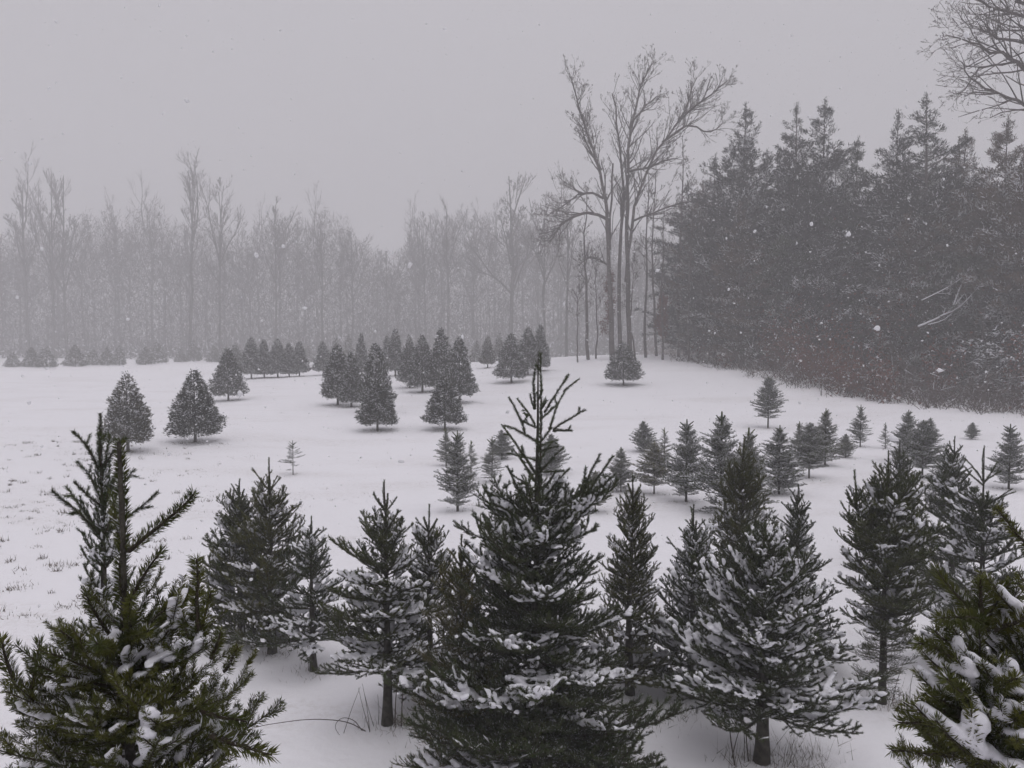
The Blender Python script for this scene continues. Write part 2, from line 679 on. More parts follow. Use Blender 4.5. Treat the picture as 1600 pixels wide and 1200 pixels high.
# near trees, 5-10 m away
build_lib('big', 7, 0.80, 17, 0.40, -0.04, 0.46, 0.011, 1000, 0.0205, 0.0032, 0.15, 0.030, 0.008, spread=(26, 54), tsp=0.066)
build_lib('mid', 7, 0.45, 11, 0.44, 0.05, 0.50, 0.008, 1050, 0.020, 0.0031, 0.14, 0.029, 0.008, spread=(26, 54), tsp=0.062)
build_lib('small', 6, 0.24, 6, 0.45, 0.15, 0.40, 0.006, 1150, 0.0185, 0.0030, 0.12, 0.021, 0.006, tert=False, spread=(26, 52), lumpp=0.12)
build_lib('shoot', 5, 0.28, 1, 0.10, 0.0, 0.06, 0.0060, 1700, 0.0185, 0.0030, 0.10, 0, 0, tert=False, bare=0.0, spread=(26, 52), lumpp=0)
build_lib('shootshort', 4, 0.13, 0, 0.14, 0.0, 0.04, 0.0055, 1700, 0.0175, 0.0030, 0.10, 0, 0, tert=False, bare=0.0, spread=(26, 52), lumpp=0)
build_lib('shootlong', 3, 0.50, 3, 0.08, 0.0, 0.03, 0.0075, 1700, 0.0185, 0.0030, 0.10, 0, 0, tert=False, bare=0.0, spread=(26, 52), lumpp=0)
build_lib('wiry', 5, 0.75, 16, 0.42, -0.05, 0.45, 0.008, 480, 0.015, 0.0026, 0.12, 0.0, 0.008, lumpp=0.15, tsp=0.055)
# the two trees right in front of the camera
build_lib('hero', 6, 0.34, 7, 0.50, 0.02, 0.55, 0.005, 2100, 0.0150, 0.0019, 0.20, 0.0185, 0.0045, diamond=True, spread=(34, 64), cover=0.9, lump=0.005, lumpp=0.12, tsp=0.075)
build_lib('herosmall', 5, 0.18, 5, 0.45, 0.2, 0.4, 0.0042, 2100, 0.0150, 0.0019, 0.16, 0.0155, 0.004, tert=False, diamond=True, spread=(34, 64), cover=0.9, lump=0.005, lumpp=0.12)
build_lib('heroshoot', 4, 0.24, 0, 0.1, 0.0, 0.05, 0.005, 2900, 0.0185, 0.0021, 0.14, 0, 0, tert=False, diamond=True, bare=0.0, spread=(26, 60), lumpp=0)
build_lib('heroshort', 4, 0.11, 0, 0.1, 0.0, 0.05, 0.005, 2900, 0.0185, 0.0021, 0.14, 0, 0, tert=False, diamond=True, bare=0.0, spread=(26, 60), lumpp=0)
build_lib('herolong', 2, 0.42, 0, 0.1, 0.0, 0.03, 0.006, 2900, 0.0185, 0.0021, 0.14, 0, 0, tert=False, diamond=True, bare=0.0, spread=(26, 60), lumpp=0)

TINT = {'dark': (0.86, 0.98, 0.94, 1), 'green': (1.15, 1.18, 0.85, 1), 'olive': (1.42, 1.30, 0.85, 1),
        'blue': (0.90, 1.0, 1.10, 1), 'brown': (2.0, 1.6, 1.0, 1)}


def orient(d, roll=0.0):
    """Rotation taking +X to d with local Z kept as high as it goes."""
    x = Vector(d).normalized()
    y = Vector((0, 0, 1)).cross(x)
    if y.length < 1e-4:
        y = Vector((0, 1, 0))
    y.normalize()
    z = x.cross(y)
    m = Matrix((x, y, z)).transposed()
    return m @ Matrix.Rotation(roll, 3, 'X')


class Spruce:
    def __init__(self, label, base, H, tint='green', seed=0, lean=(0, 0), trunk_r=None, name='spruce_tree', group=None, dust=0.45):
        self.R = np.random.default_rng(seed)
        self.root = link(name, None)
        z0 = tz(*base)
        self.root.location = (base[0], base[1], z0)
        tag(self.root, label, 'spruce tree', group)
        self.base = np.array((base[0], base[1], z0))
        self.H, self.tint = H, TINT[tint]
        r = trunk_r or 0.020 + 0.011 * H
        G = Geo()
        n = 14
        tt = np.linspace(0, 1, n)
        wob = np.cumsum(self.R.normal(0, 0.006 * H / 2, (n, 2)), 0) * ((1 - tt) ** .5)[:, None]
        self.axis = np.stack([lean[0] * tt + wob[:, 0] - wob[0, 0], lean[1] * tt + wob[:, 1] - wob[0, 1], tt * H], 1)
        rad = r * (1 - tt) ** 1.25 + 0.0035
        rad[0] *= 1.22
        rad = rad * (1 + self.R.normal(0, .05, n))
        self.axis[0, 2] = -0.06
        G.tube(self.axis, rad, 9, 0)
        link('trunk', G.mesh('trunk', [M_bark], True), self.root)
        self.crown = link('crown', None, self.root)
        self.snow = None
        self.dust = dust

    def axis_at(self, z):
        zs = self.axis[:, 2]
        return np.array([np.interp(z, zs, self.axis[:, k]) for k in range(3)])

    def branch(self, p, d, L, key, snow=0.0, roll=0.0, fat=1.0, name='branch', thick=None):
        L0, items = LIB[key]
        me, sn, du = items[self.R.integers(len(items))]
        s = L / L0
        if thick is not None:
            fat = thick / s
        rot = orient(d, roll)
        m4 = Matrix.Translation(Vector(p)) @ rot.to_4x4() @ Matrix.Diagonal((s, s * fat, s * fat, 1))
        o = link(name, me, self.crown, m4)
        o.color = self.tint
        put = sn if (sn is not None and self.R.random() < snow) else du if (du is not None and self.R.random() < self.dust) else None
        if put is not None:
            if self.snow is None:
                self.snow = link('snow_load', None, self.root)
            so = link('snow_dusting' if put is du else 'snow_clump', put, self.snow, m4)
            so['kind'] = 'stuff'
        return o

    def world_shoot(self, A, B, key='shoot', fat=1.0, snow=0.0):
        A, B = np.asarray(A) - self.base, np.asarray(B) - self.base
        d = B - A
        L = float(np.linalg.norm(d))
        if key == 'shoot':
            key = 'shootshort' if L < .19 else 'shoot' if L < .38 else 'shootlong'
        if key == 'heroshoot':
            key = 'heroshort' if L < .16 else 'heroshoot' if L < .32 else 'herolong'
        return self.branch(A, d, L, key, snow, self.R.uniform(0, 6.28), 1.0, 'shoot', thick=fat)

    def grow(self, Rmax, clear=0.10, leader=0.18, step=0.16, per=6, shape=0.85, snow=0.4, low_el=0.0, top_el=0.95, keys=('big', 'mid', 'small'),
             snow_lo=0.0, snow_hi=0.8, zmin=None, side=None, belly=0.0, thin=0.0):
        """Whorls of branches between the bare foot and the leader."""
        R, H = self.R, self.H
        z1 = H * (1 - leader)
        a1, a2, a3 = R.uniform(0, 6.28, 3)
        z = H * clear
        k0 = R.uniform(0, 6.28)
        while z < z1:
            rel = (z - H * clear) / (H - H * clear)
            Lb = Rmax * (1 - rel) ** shape * (1 - belly * max(0, 1 - rel / 0.25))
            n = max(3, int(round(per * 1.25 * (0.75 + 0.5 * R.random()))))
            k0 += 2.4
            for i in range(n):
                if zmin is not None and z < zmin:
                    break
                if R.random() < thin:
                    continue
                az = k0 + 2 * math.pi * (i + R.uniform(-0.3, 0.3)) / n
                zz = z + (R.normal(0, .13) if R.random() < .72 else R.uniform(-.5, .5)) * step
                L = Lb * (R.uniform(0.62, 1.12) if R.random() > .07 else R.uniform(1.12, 1.35))
                L *= 1 + .13 * math.sin(az + a1) + .11 * math.sin(2 * az + a2 + 5 * rel) + .10 * math.sin(3 * az + a3 - 9 * rel)
                if R.random() < .09:
                    continue
                if side is not None:
                    L *= side(az)
                el = low_el + (top_el - low_el) * rel ** 1.25 + R.normal(0, 0.14)
                d = np.array((math.cos(az) * math.cos(el), math.sin(az) * math.cos(el), math.sin(el)))
                key = keys[0] if L > 0.58 else keys[1] if L > 0.27 else keys[2]
                hrel = zz / H
                sp = snow * (1.0 if snow_lo <= hrel <= snow_hi else 0.25)
                self.branch(self.axis_at(max(0.03, zz)), d, max(L, 0.07), key, sp, R.normal(0, 0.15))
            z += step * R.uniform(1.15, 1.7) * (1 - 0.35 * rel)
        return self

    def leader_shoots(self, n_whorl=(5, 4), up=1.0, length=0.30, key='shoot', fat=1.0):
        """The candelabra of young shoots at the top and the leader itself."""
        R, H = self.R, self.H
        top = self.axis_at(H)
        ld = self.axis_at(H) - self.axis_at(H - 0.05)
        LL = length * 1.05
        self.branch(self.axis_at(H - LL), self.axis_at(H) - self.axis_at(H - LL), LL, key, 0, 0, 1, 'leader', thick=fat)
        z = H - LL
        for w, n in enumerate(n_whorl):
            az0 = R.uniform(0, 6.28)
            for i in range(n):
                az = az0 + 2 * math.pi * (i + R.uniform(-.2, .2)) / n
                el = up - 0.12 * w + R.normal(0, 0.08)
                d = (math.cos(az) * math.cos(el), math.sin(az) * math.cos(el), math.sin(el))
                self.branch(self.axis_at(z + R.uniform(-.02, .02)), d, length * R.uniform(0.55, 0.95) * (1 + 0.25 * w), key, 0, R.uniform(0, 6), 1, thick=fat)
            z -= length * R.uniform(0.55, 0.75)
        return self


def near_tree(label, px, base_py, top_py, wpx, tint, seed, Y=None, **kw):
    if Y is None:
        x, y = at(px, base_py)
    else:
        y = Y
        x = (px - 800) / FPX * Y
    topz = pt(px, top_py, y)[2]
    H = topz - tz(x, y)
    lead = kw.pop('lead', 0.26)
    whorl = kw.pop('whorl', (4, 4))
    whorl = whorl + (5,) if len(whorl) < 3 else whorl
    up = kw.pop('up', 0.95)
    t = Spruce(label, (x, y), H, tint, seed, kw.pop('lean', (0, 0)), kw.pop('trunk_r', None), dust=kw.pop('dust', .45))
    Rm = wpx / FPX * y / 2 * 1.09
    t.grow(Rm, leader=min(0.5, lead * 1.45 / H), **kw)
    t.leader_shoots(whorl, up, lead)
    return t


# the big middle tree, its top drawn shoot by shoot
x, y = at(842, 1245)
Hc = pt(844, 552, y)[2] - tz(x, y)
tc_ = Spruce('tallest snow laden spruce in the middle with bare spiky leader above the horizon', (x, y), Hc, 'dark', 3, lean=(0.01, 0), trunk_r=0.062)
tc_.grow(1.14, clear=0.05, leader=0.36, step=0.100, per=9, shape=1.02, snow=0.45, snow_lo=0.15, snow_hi=0.60, low_el=-0.08, top_el=0.75)
YC = y
for (x0, y0, x1, y1, dy0, dy1, f) in [
        (843, 780, 844, 552, 0, 0, 1.25), (836, 640, 836, 577, -0.03, -0.05, 1.2), (850, 645, 889, 585, 0, -.1, 1.1), (880, 612, 905, 592, -.07, -.1, 1.0),
        (858, 672, 882, 612, 0, .08, 1.0), (864, 672, 915, 640, -.02, -.15, 1.1), (845, 690, 862, 668, 0, -.02, 1.2), (864, 674, 894, 673, 0, -.2, 1.0),
        (838, 690, 784, 664, 0, -.1, 1.2), (820, 678, 795, 621, -.08, -.12, 1.1), (836, 664, 808, 622, 0, .1, 1.0), (826, 650, 818, 645, 0, .1, 1.0),
        (838, 742, 786, 666, 0, .15, 1.0), (836, 738, 815, 697, 0, -.1, 1.1), (838, 720, 792, 708, 0, .2, 1.0), (834, 752, 802, 702, 0, .2, 1.0),
        (842, 738, 880, 699, 0, -.12, 1.1), (842, 737, 882, 736, 0, .2, 1.0), (846, 782, 889, 733, 0, -.18, 1.1), (838, 770, 800, 742, 0, -.2, 1.0),
        (842, 695, 872, 687, 0, .25, .9), (844, 640, 855, 625, 0, -.1, 1.1), (838, 765, 845, 742, 0, -.1, 1.1), (835, 640, 828, 616, 0, -.05, 1.0),
        (842, 705, 873, 697, 0, -.3, .9), (844, 655, 870, 632, 0, .12, 1.0), (838, 668, 812, 655, 0, -.15, 1.0), (842, 625, 848, 608, 0, -.02, .9), (840, 725, 862, 690, 0, .2, 1.0), (838, 756, 812, 715, 0, .05, 1.0), (844, 765, 868, 735, 0, -.1, 1.0), (842, 790, 872, 752, 0, .15, 1.1), (838, 790, 815, 742, 0, .12, 1.1), (836, 812, 788, 775, 0, .1, 1.1), (840, 815, 765, 725 + 60, 0, -.3, 1.2), (835, 800, 792, 728, 0, -.25, 1.1), (830, 800, 757, 768, 0, -.2, 1.1),
        (848, 812, 890, 790, 0, -.3, 1.1), (846, 800, 850, 758, 0, -.25, 1.0),
        # bough reaching out on the right with upright shoots
        (850, 850, 935, 760, 0, -.10, 1.3), (905, 790, 958, 712, -.06, -.10, 1.2), (900, 795, 938, 709, -.05, -.02, 1.2), (892, 805, 916, 730, -.04, -.02, 1.4),
        (885, 810, 884, 755, -.04, -.06, 1.2), (920, 775, 955, 745, -.08, -.2, 1.3), (905, 800, 948, 765, -.06, -.22, 1.3)]:
    tc_.world_shoot(pt(x0, y0, YC + dy0), pt(x1, y1, YC + dy1), 'shoot', f)
for (px_, py_, L) in [(850, 850, .5), (835, 835, .5), (870, 820, .42), (820, 815, .40), (905, 800, .36), (890, 815, .4), (920, 790, .3)]:
    for k in range(2):
        az = tc_.R.uniform(0, 6.28)
        if px_ > 880:
            az = tc_.R.uniform(-1.6, 0.9)
        tc_.branch(pt(px_, py_, YC) - tc_.base, (math.cos(az), math.sin(az), .55), L, 'mid', 0.5)

# the tree right in front at lower left
Y1 = 1.62
xb = (190 - 800) / FPX * Y1
top = pt(186, 690, Y1)
tl = Spruce('closest olive green spruce at lower left with thick leader and one slanting side shoot', (xb, Y1), top[2] - tz(xb, Y1), 'olive', 21, trunk_r=0.045)
tl.grow(0.62, clear=0.12, leader=0.34, step=0.15, per=6, shape=0.8, snow=0.35, low_el=0.0, top_el=0.5, keys=('big', 'mid', 'small'))
for i in range(54):
    zz = CAMZ - tl.base[2] - tl.R.uniform(0.58, 1.05)
    az = tl.R.uniform(0, 6.28)
    dep = (top[2] - tl.base[2] - zz)
    el = tl.R.uniform(0.15, 0.7) * (1.25 - dep * 0.8)
    L = min(0.31, 0.13 + (dep - 0.38) * 0.55) * tl.R.uniform(0.75, 1.15)
    if dep < 0.40:
        continue
    tl.branch(tl.axis_at(zz), (math.cos(az) * math.cos(el), math.sin(az) * math.cos(el), math.sin(el)), L, 'hero' if L > .22 else 'herosmall', 0.45 if dep > .42 else .06, tl.R.normal(0, .2))
for (x0, y0, x1, y1, dy0, dy1, f) in [
        (192, 985, 187, 690, 0, 0, 1.25), (200, 862, 302, 772, 0, -.02, 1.2), (205, 935, 252, 862, -.01, -.03, 1.15), (192, 860, 176, 770, 0, .06, 1.0),
        (307, 1000, 307, 873, -.05, -.06, 1.35), (312, 1000, 330, 925, -.05, -.02, 1.0), (300, 1010, 282, 960, -.06, -.04, 1.0),
        (330, 1030, 345, 985, -.06, -.05, 1.1), (350, 1050, 372, 1010, -.04, -.05, 1.0), (30, 1080, 3, 998, -.1, -.12, 1.25), (45, 1100, 62, 1000, -.1, -.05, 1.1),
        (130, 1010, 95, 985, -.08, -.16, 1.1), (215, 1000, 262, 950, 0, -.06, 1.1), (170, 990, 135, 930, 0, -.08, 1.0), (330, 1150, 425, 1180, -.12, -.16, 1.5),
        (300, 1110, 385, 1128, -.1, -.12, 1.3), (190, 1000, 232, 985, 0, -.14, 1.1), (185, 1020, 150, 1005, 0, -.2, 1.2), (200, 1010, 205, 935, -.02, -.16, 1.1)]:
    tl.world_shoot(pt(x0, y0, Y1 + dy0), pt(x1, y1, Y1 + dy1), 'heroshoot', f)
# side boughs carrying the upturned tips
for (x0, y0, x1, y1, dy0, dy1) in [(195, 1010, 310, 1000, 0, -.05), (195, 1060, 345, 1040, 0, -.06), (195, 1120, 340, 1140, 0, -.12), (190, 1060, 40, 1075, 0, -.1),
                                   (190, 1130, 20, 1150, 0, -.1), (190, 1130, 300, 1115, 0, -.12), (190, 1040, 90, 1020, 0, .1), (190, 1150, 250, 1190, 0, -.2), (190, 1120, 120, 1170, 0, -.2)]:
    A, B = pt(x0, y0, Y1 + dy0) - tl.base, pt(x1, y1, Y1 + dy1) - tl.base
    tl.branch(A, B - A, float(np.linalg.norm(B - A)) * 1.08, 'hero', 0.6)

# dark tree just behind it
t = near_tree('dark spruce standing close behind the closest tree at lower left', 148, 0, 646, 300, 'dark', 22, Y=3.15, clear=0.15, step=0.10, per=7, shape=0.78,
              snow=0.32, snow_hi=0.9, low_el=0.1, top_el=1.05, lead=0.22, whorl=(4, 5, 5), up=0.95, keys=('big', 'mid', 'small'))

# tree cut by the right edge
Y2 = 1.75
xr = (1650 - 800) / FPX * Y2
tr = Spruce('closest spruce cut off by the right edge with thick olive shoots', (xr, Y2), pt(1650, 640, Y2)[2] - tz(xr, Y2), 'olive', 31, trunk_r=0.045)
tr.grow(0.66, clear=0.12, leader=0.46, step=0.15, per=6, shape=0.8, snow=0.4, low_el=0.0, top_el=0.5)
for (x0, y0, x1, y1, dy0, dy1, f) in [
        (1640, 905, 1558, 796, 0, -.05, 1.15), (1650, 980, 1650, 640, 0, 0, 1.2), (1535, 985, 1533, 905, -.1, -.11, 1.6), (1545, 985, 1462, 890, -.1, -.05, 1.3), (1540, 975, 1580, 910, -.1, -.1, 1.3),
        (1520, 1060, 1435, 1005, -.14, -.18, 1.35), (1530, 1050, 1460, 985, -.12, -.1, 1.35), (1545, 985, 1470, 965, -.1, -.2, 1.3), (1555, 985, 1640, 950, -.1, -.2, 1.4),
        (1560, 980, 1600, 920, -.1, -.05, 1.3), (1500, 1110, 1445, 1082, -.15, -.2, 1.3), (1480, 1135, 1403, 1128, -.15, -.2, 1.25), (1490, 1180, 1393, 1172, -.15, -.2, 1.25),
        (1520, 1090, 1590, 1060, -.12, -.25, 1.4), (1500, 1120, 1440, 1100, -.14, -.1, 1.3), (1530, 1110, 1480, 1060, -.15, -.3, 1.4), (1560, 1150, 1620, 1090, -.15, -.3, 1.4)]:
    tr.world_shoot(pt(x0, y0, Y2 + dy0), pt(x1, y1, Y2 + dy1), 'heroshoot', f)
for (x0, y0, x1, y1, dy0, dy1) in [(1650, 1060, 1540, 980, 0, -.1), (1650, 1090, 1510, 1060, 0, -.14), (1650, 1130, 1480, 1130, 0, -.15), (1650, 1180, 1470, 1170, 0, -.15),
                                   (1650, 1120, 1560, 1120, 0, -.2), (1650, 1060, 1600, 1000, 0, -.2), (1650, 1180, 1540, 1200, 0, -.2), (1650, 1150, 1520, 1100, 0, -.05),
                                   (1650, 1200, 1450, 1210, 0, -.1), (1650, 1220, 1500, 1240, 0, -.25)]:
    A, B = pt(x0, y0, Y2 + dy0) - tr.base, pt(x1, y1, Y2 + dy1) - tr.base
    tr.branch(A, B - A, float(np.linalg.norm(B - A)) * 1.2, 'hero', 0.75)
for i in range(38):
    az = tr.R.uniform(2.2, 5.2)
    dep = tr.R.uniform(0.56, 1.05)
    zz = tr.H - dep
    el = tr.R.uniform(0.1, 0.6)
    tr.branch(tr.axis_at(zz), (math.cos(az) * math.cos(el), math.sin(az) * math.cos(el), math.sin(el)), min(.36, dep * .38), 'hero', .45, tr.R.normal(0, .2))

# the rows of spruces a few steps away
near_tree('full spruce with a short twin tip, back one of the pair left of the gap', 378, 1004, 748, 150, 'green', 41, clear=0.04, step=0.10, per=9, shape=0.55, snow=0.25, low_el=0.12, lead=0.22, whorl=(4, 4), belly=0.3)
near_tree('full olive spruce with long thin leader, front one of the pair left of the gap', 425, 1020, 716, 165, 'olive', 42, clear=0.06, step=0.10, per=9, shape=0.52, snow=0.22, low_el=0.12, lead=0.34, whorl=(5, 5), belly=0.3)
near_tree('small snowy spruce with umbrella of shoots on top beside the olive pair', 490, 1046, 806, 150, 'dark', 43, clear=0.22, step=0.11, per=7, shape=0.7, snow=0.5, lead=0.24, whorl=(7, 5), up=0.75)
near_tree('spruce with bare lower trunk and stout spiky top beside the arching briar', 605, 1131, 750, 225, 'green', 44, clear=0.24, step=0.11, per=7, shape=0.72, snow=0.5, low_el=-0.05, lead=0.26, whorl=(5, 5), snow_hi=0.6)
near_tree('thin topped spruce peeking between the bare trunked spruce and the tallest one', 672, 1095, 788, 190, 'green', 45, clear=0.1, step=0.11, per=7, shape=0.7, snow=0.35, lead=0.24, whorl=(5, 5))
near_tree('wiry olive spruce with thin bare twigs at the left foot of the tallest one', 722, 1232, 835, 185, 'brown', 46, clear=0.03, step=0.10, per=9, shape=0.45, snow=0.0, keys=('wiry', 'wiry', 'small'), low_el=0.0, top_el=0.9, lead=0.2, belly=0.0)
near_tree('bright green narrow spruce just right of the tallest one', 985, 1085, 742, 175, 'olive', 47, clear=0.06, step=0.10, per=8, shape=0.75, snow=0.25, snow_hi=0.45, lead=0.2, whorl=(4, 5), top_el=1.0)
near_tree('snowy spruce with slender leader between the green and the snowiest spruce', 1080, 1090, 788, 190, 'dark', 48, clear=0.08, step=0.10, per=7, shape=0.75, snow=0.5, lead=0.26, whorl=(4, 5))
near_tree('snowiest broad spruce on a short bare trunk with dry canes at its foot', 1190, 1190, 812, 290, 'dark', 49, clear=0.21, step=0.085, per=8, shape=0.62, snow=0.58, snow_hi=0.95, low_el=0.0, lead=0.16, whorl=(4, 4), trunk_r=0.055)
near_tree('spruce with feathery tip rising behind the snowiest one on its right', 1243, 1040, 757, 160, 'dark', 50, clear=0.08, step=0.10, per=7, shape=0.75, snow=0.45, lead=0.2, whorl=(6, 5), up=0.9)
near_tree('full olive spruce rising behind the snowiest one on its left', 1158, 985, 685, 165, 'olive', 51, clear=0.05, step=0.11, per=9, shape=0.6, snow=0.15, lead=0.24, whorl=(4, 4))
t = near_tree('two tipped spruce standing on a thin bare stalk of twigs', 1378, 1098, 704, 205, 'green', 52, clear=0.30, step=0.085, per=9, shape=0.55, snow=0.2, low_el=0.12, lead=0.30, whorl=(3, 4), belly=0.35, trunk_r=0.034)
for (x0, y0, x1, y1) in [(1345, 860, 1335, 735), (1336, 790, 1322, 765), (1338, 785, 1350, 760)]:
    t.world_shoot(pt(x0, y0, t.base[1]), pt(x1, y1, t.base[1] - .05), 'shoot', 1.1)
for i in range(22):
    az, zf = t.R.uniform(0, 6.28), t.R.random()
    t.branch(pt(1345 - 7 * zf, 880 - 100 * zf, t.base[1] - .04) - t.base, (math.cos(az), math.sin(az), .3 + .6 * zf), .34 - .2 * zf, 'mid' if zf < .5 else 'small', .2)
for i in range(60):
    az = t.R.uniform(0, 6.28)
    t.branch(t.axis_at(t.R.uniform(0.10, 0.85)), (math.cos(az), math.sin(az), t.R.uniform(-.1, .3)), t.R.uniform(.15, .36), 'wiry', 0)
near_tree('spruce half hidden behind the two tipped one', 1402, 880, 690, 110, 'blue', 53, clear=0.05, step=0.13, per=8, shape=0.65, snow=0.25, lead=0.25)
near_tree('dark spruce with tall bare leader and snowy boughs near the right edge', 1527, 1045, 697, 235, 'dark', 54, clear=0.08, step=0.115, per=6, shape=0.8, snow=0.5, snow_hi=0.9, lead=0.36, whorl=(4, 5, 4), top_el=0.6, up=0.7)
near_tree('pale frosted spruce directly behind the dark tall leadered one', 1487, 930, 682, 140, 'blue', 55, clear=0.05, step=0.12, per=8, shape=0.65, snow=0.35, lead=0.22)

# ------------------------------------------------------------------ trees of the middle field
def xf(V, m3, p):
    return V @ m3.T + p


def far_branch(L, seed, frost):
    sh = branch_skeleton(L, 11, 0.40, 0.05, 0.35, 0.008, True, 0.15, seed)
    G = Geo()
    p0, p1, r0, r1 = [], [], [], []
    for P, R, lv in sh:
        if lv < 1:
            p0 += list(P[:-1]); p1 += list(P[1:]); r0 += list(R[:-1]); r1 += list(R[1:])
    G.prisms(p0, p1, r0, r1, 3, 1)
    dress(G, sh, 115, 0.034, 0.016, frost, 0.1, wood=False)
    return G.arrays()


FARB = [far_branch(0.6, 500 + i, 1.35) for i in range(5)]


def far_spruce(seed, H, Rm, shape, clear, lead, per, step):
    R = np.random.default_rng(seed)
    G = Geo()
    tk = Geo()
    tk.tube([(0, 0, -.05), (0, 0, H * .3), (0.01, 0, H * .7), (0, 0, H)], [H * .017, H * .012, H * .007, .006], 6)
    z = clear * H
    while z < H * (1 - lead * .6):
        rel = (z - clear * H) / (H * (1 - clear))
        for i in range(per):
            az, el = R.uniform(0, 6.28), 0.16 + 0.65 * rel + R.normal(0, .2)
            L = max(.07, Rm * (1 - rel) ** shape * R.uniform(.6, 1.12) * (1 - .42 * max(0, 1 - rel / .24)))
            V, T, M = FARB[R.integers(len(FARB))]
            m3 = np.array(orient((math.cos(az) * math.cos(el), math.sin(az) * math.cos(el), math.sin(el)), R.normal(0, .2))) * (L / .6)
            m3[:, 1:] *= max(1, .26 / L) ** .35
            G.add(xf(V, m3, np.array((0, 0, z + R.uniform(-.7, .7) * step))), T, M)
        z += step * (1 - .3 * rel)
    # leader and top shoots
    P, D, LL = [], [], []
    for k in range(6):
        az = R.uniform(0, 6.28)
        P.append((0, 0, H * (1 - lead) + R.uniform(0, .5) * lead * H)); D.append((math.cos(az) * .5, math.sin(az) * .5, .8)); LL.append(lead * H * R.uniform(.35, .6))
    P, D, LL = np.array(P), nrm(np.array(D)), np.array(LL)
    G.prisms(P, P + D * LL[:, None], .012, .007, 4, 0)
    G.prisms([(0, 0, H * (1 - lead))], [(0, 0, H)], .014, .009, 4, 0)
    return (tk.mesh('trunk', [M_bark], True), G.mesh('crown', [M_needle, M_twig], only=None) if False else split_mesh(G, 2, [M_needle, M_twig], 'crown'), G.mesh('snow', [M_frost], only=2), H)


def split_mesh(G, drop, mats, name):
    V, T, M = G.arrays()
    k = M != drop
    T, M = T[k], M[k]
    used, inv = np.unique(T.reshape(-1), return_inverse=True)
    return tri_mesh(name, V[used], inv.reshape(-1, 3), M, mats)


FS = [far_spruce(60, 1.8, .46, .75, .10, .17, 10, .10), far_spruce(61, 1.8, .52, .70, .06, .14, 10, .10), far_spruce(62, 1.8, .42, .85, .12, .20, 9, .11),
      far_spruce(63, 1.8, .55, .60, .18, .12, 10, .10), far_spruce(64, 1.8, .38, .8, .08, .22, 6, .13), far_spruce(65, 1.8, .62, .62, .06, .10, 11, .10), far_spruce(67, 1.8, .46, .62, .22, .12, 11, .09)]
# a sparse sapling with an open crown
FSAP = far_spruce(66, 1.8, .55, .7, .2, .25, 3, .2)


def cedar(seed, H, Rm, nspray, shape, clear, snowy=.17):
    """Dense conical crown of small scaly sprays."""
    R = np.random.default_rng(seed)
    tk = Geo()
    tk.tube([(0, 0, -.05), (0.01, 0, H * .2), (0, 0, H * .6), (0, 0, H * .95)], [H * .022, H * .018, H * .010, .006], 7)
    for k in range(26):
        az, z = R.uniform(0, 6.28), R.uniform(clear * 1.1, .8) * H
        L = Rm * (1 - z / H) ** shape * .8
        tk.prisms([(0, 0, z)], [(math.cos(az) * L, math.sin(az) * L, z + .25 * L)], .012, .004, 3)
    G = Geo()
    n = nspray
    rel = 1 - np.sqrt(R.random(n)) * 0.999
    rel = np.clip(rel * 1.02, 0, .995)
    az = R.random(n) * 2 * math.pi
    lump = 1 + .12 * np.sin(az * 3 + rel * 9 + seed) + .10 * np.sin(az * 5 - rel * 17 + seed * 2) + .07 * np.sin(az * 9 + rel * 31)
    rr = Rm * ((1 - rel) ** shape) * lump * (1 - .35 * np.clip(1 - rel / .10, 0, 1) ** 2)
    depth = R.random(n) ** .45
    rad = rr * (.25 + .75 * depth)
    zc = clear * H + rel * (H * (1 - clear)) + R.normal(0, .03, n)
    c = np.stack([np.cos(az) * rad, np.sin(az) * rad, zc], 1)
    out = np.stack([np.cos(az), np.sin(az), np.full(n, .55)], 1)
    for k in range(9):
        d = nrm(out + R.normal(0, .62, (n, 3)))
        p = c + R.normal(0, .028, (n, 3))
        up = (R.random(n) < snowy * (depth > .45) * (0.5 + 1.0 * (np.sin(az * 4 + rel * 21) > 0)))
        G.diamonds(p, d, R.uniform(.06, .12, n), R.uniform(.018, .034, n), np.where(up, 1, 0))
    return (tk.mesh('trunk', [M_bark], True), G.mesh('crown', [M_cedar], only=0), G.mesh('snow', [M_flecks], only=1), H)


CD = [cedar(80, 2.4, .78, 1500, .72, .12), cedar(81, 2.4, .66, 1400, .66, .13), cedar(82, 2.4, .72, 1400, .60, .14), cedar(83, 2.4, .58, 1300, .70, .10)]


CF = [cedar(84, 2.4, .78, 900, .75, .04, .26), cedar(85, 2.4, .70, 900, .85, .03, .22)]


def place(lib, name, label, cat, px, by, ty, wpx, tint=(1, 1, 1, 1), group=None, Y=None, rot=None):
    if Y is None:
        x, y = at(px, by)
    else:
        x, y = (px - 800) / FPX * Y, Y
    z = tz(x, y)
    H = pt(px, ty, y)[2] - z
    tk, cr, sn, H0 = lib
    s = H / H0
    wid = max(abs(v.co.x) for v in tk.vertices)
    root = link(name, None)
    root.location = (x, y, z)
    # true width of this crown in metres, from the photograph
    want = wpx / FPX * y / 2
    have = CROWN_R[cr.name] * s
    q = min(1.9, max(.6, want / have * 1.0))
    root.rotation_euler = (0, 0, rot if rot is not None else random.uniform(0, 6.28))
    tag(root, label, cat, group)
    for nm, me in (('trunk', tk), ('crown', cr), ('snow', sn)):
        o = link(nm, me, root)
        o.scale = (s * q, s * q, s)
        if nm == 'trunk':
            o.scale = (s, s, s)
        if nm == 'crown':
            o.color = tint
    return root


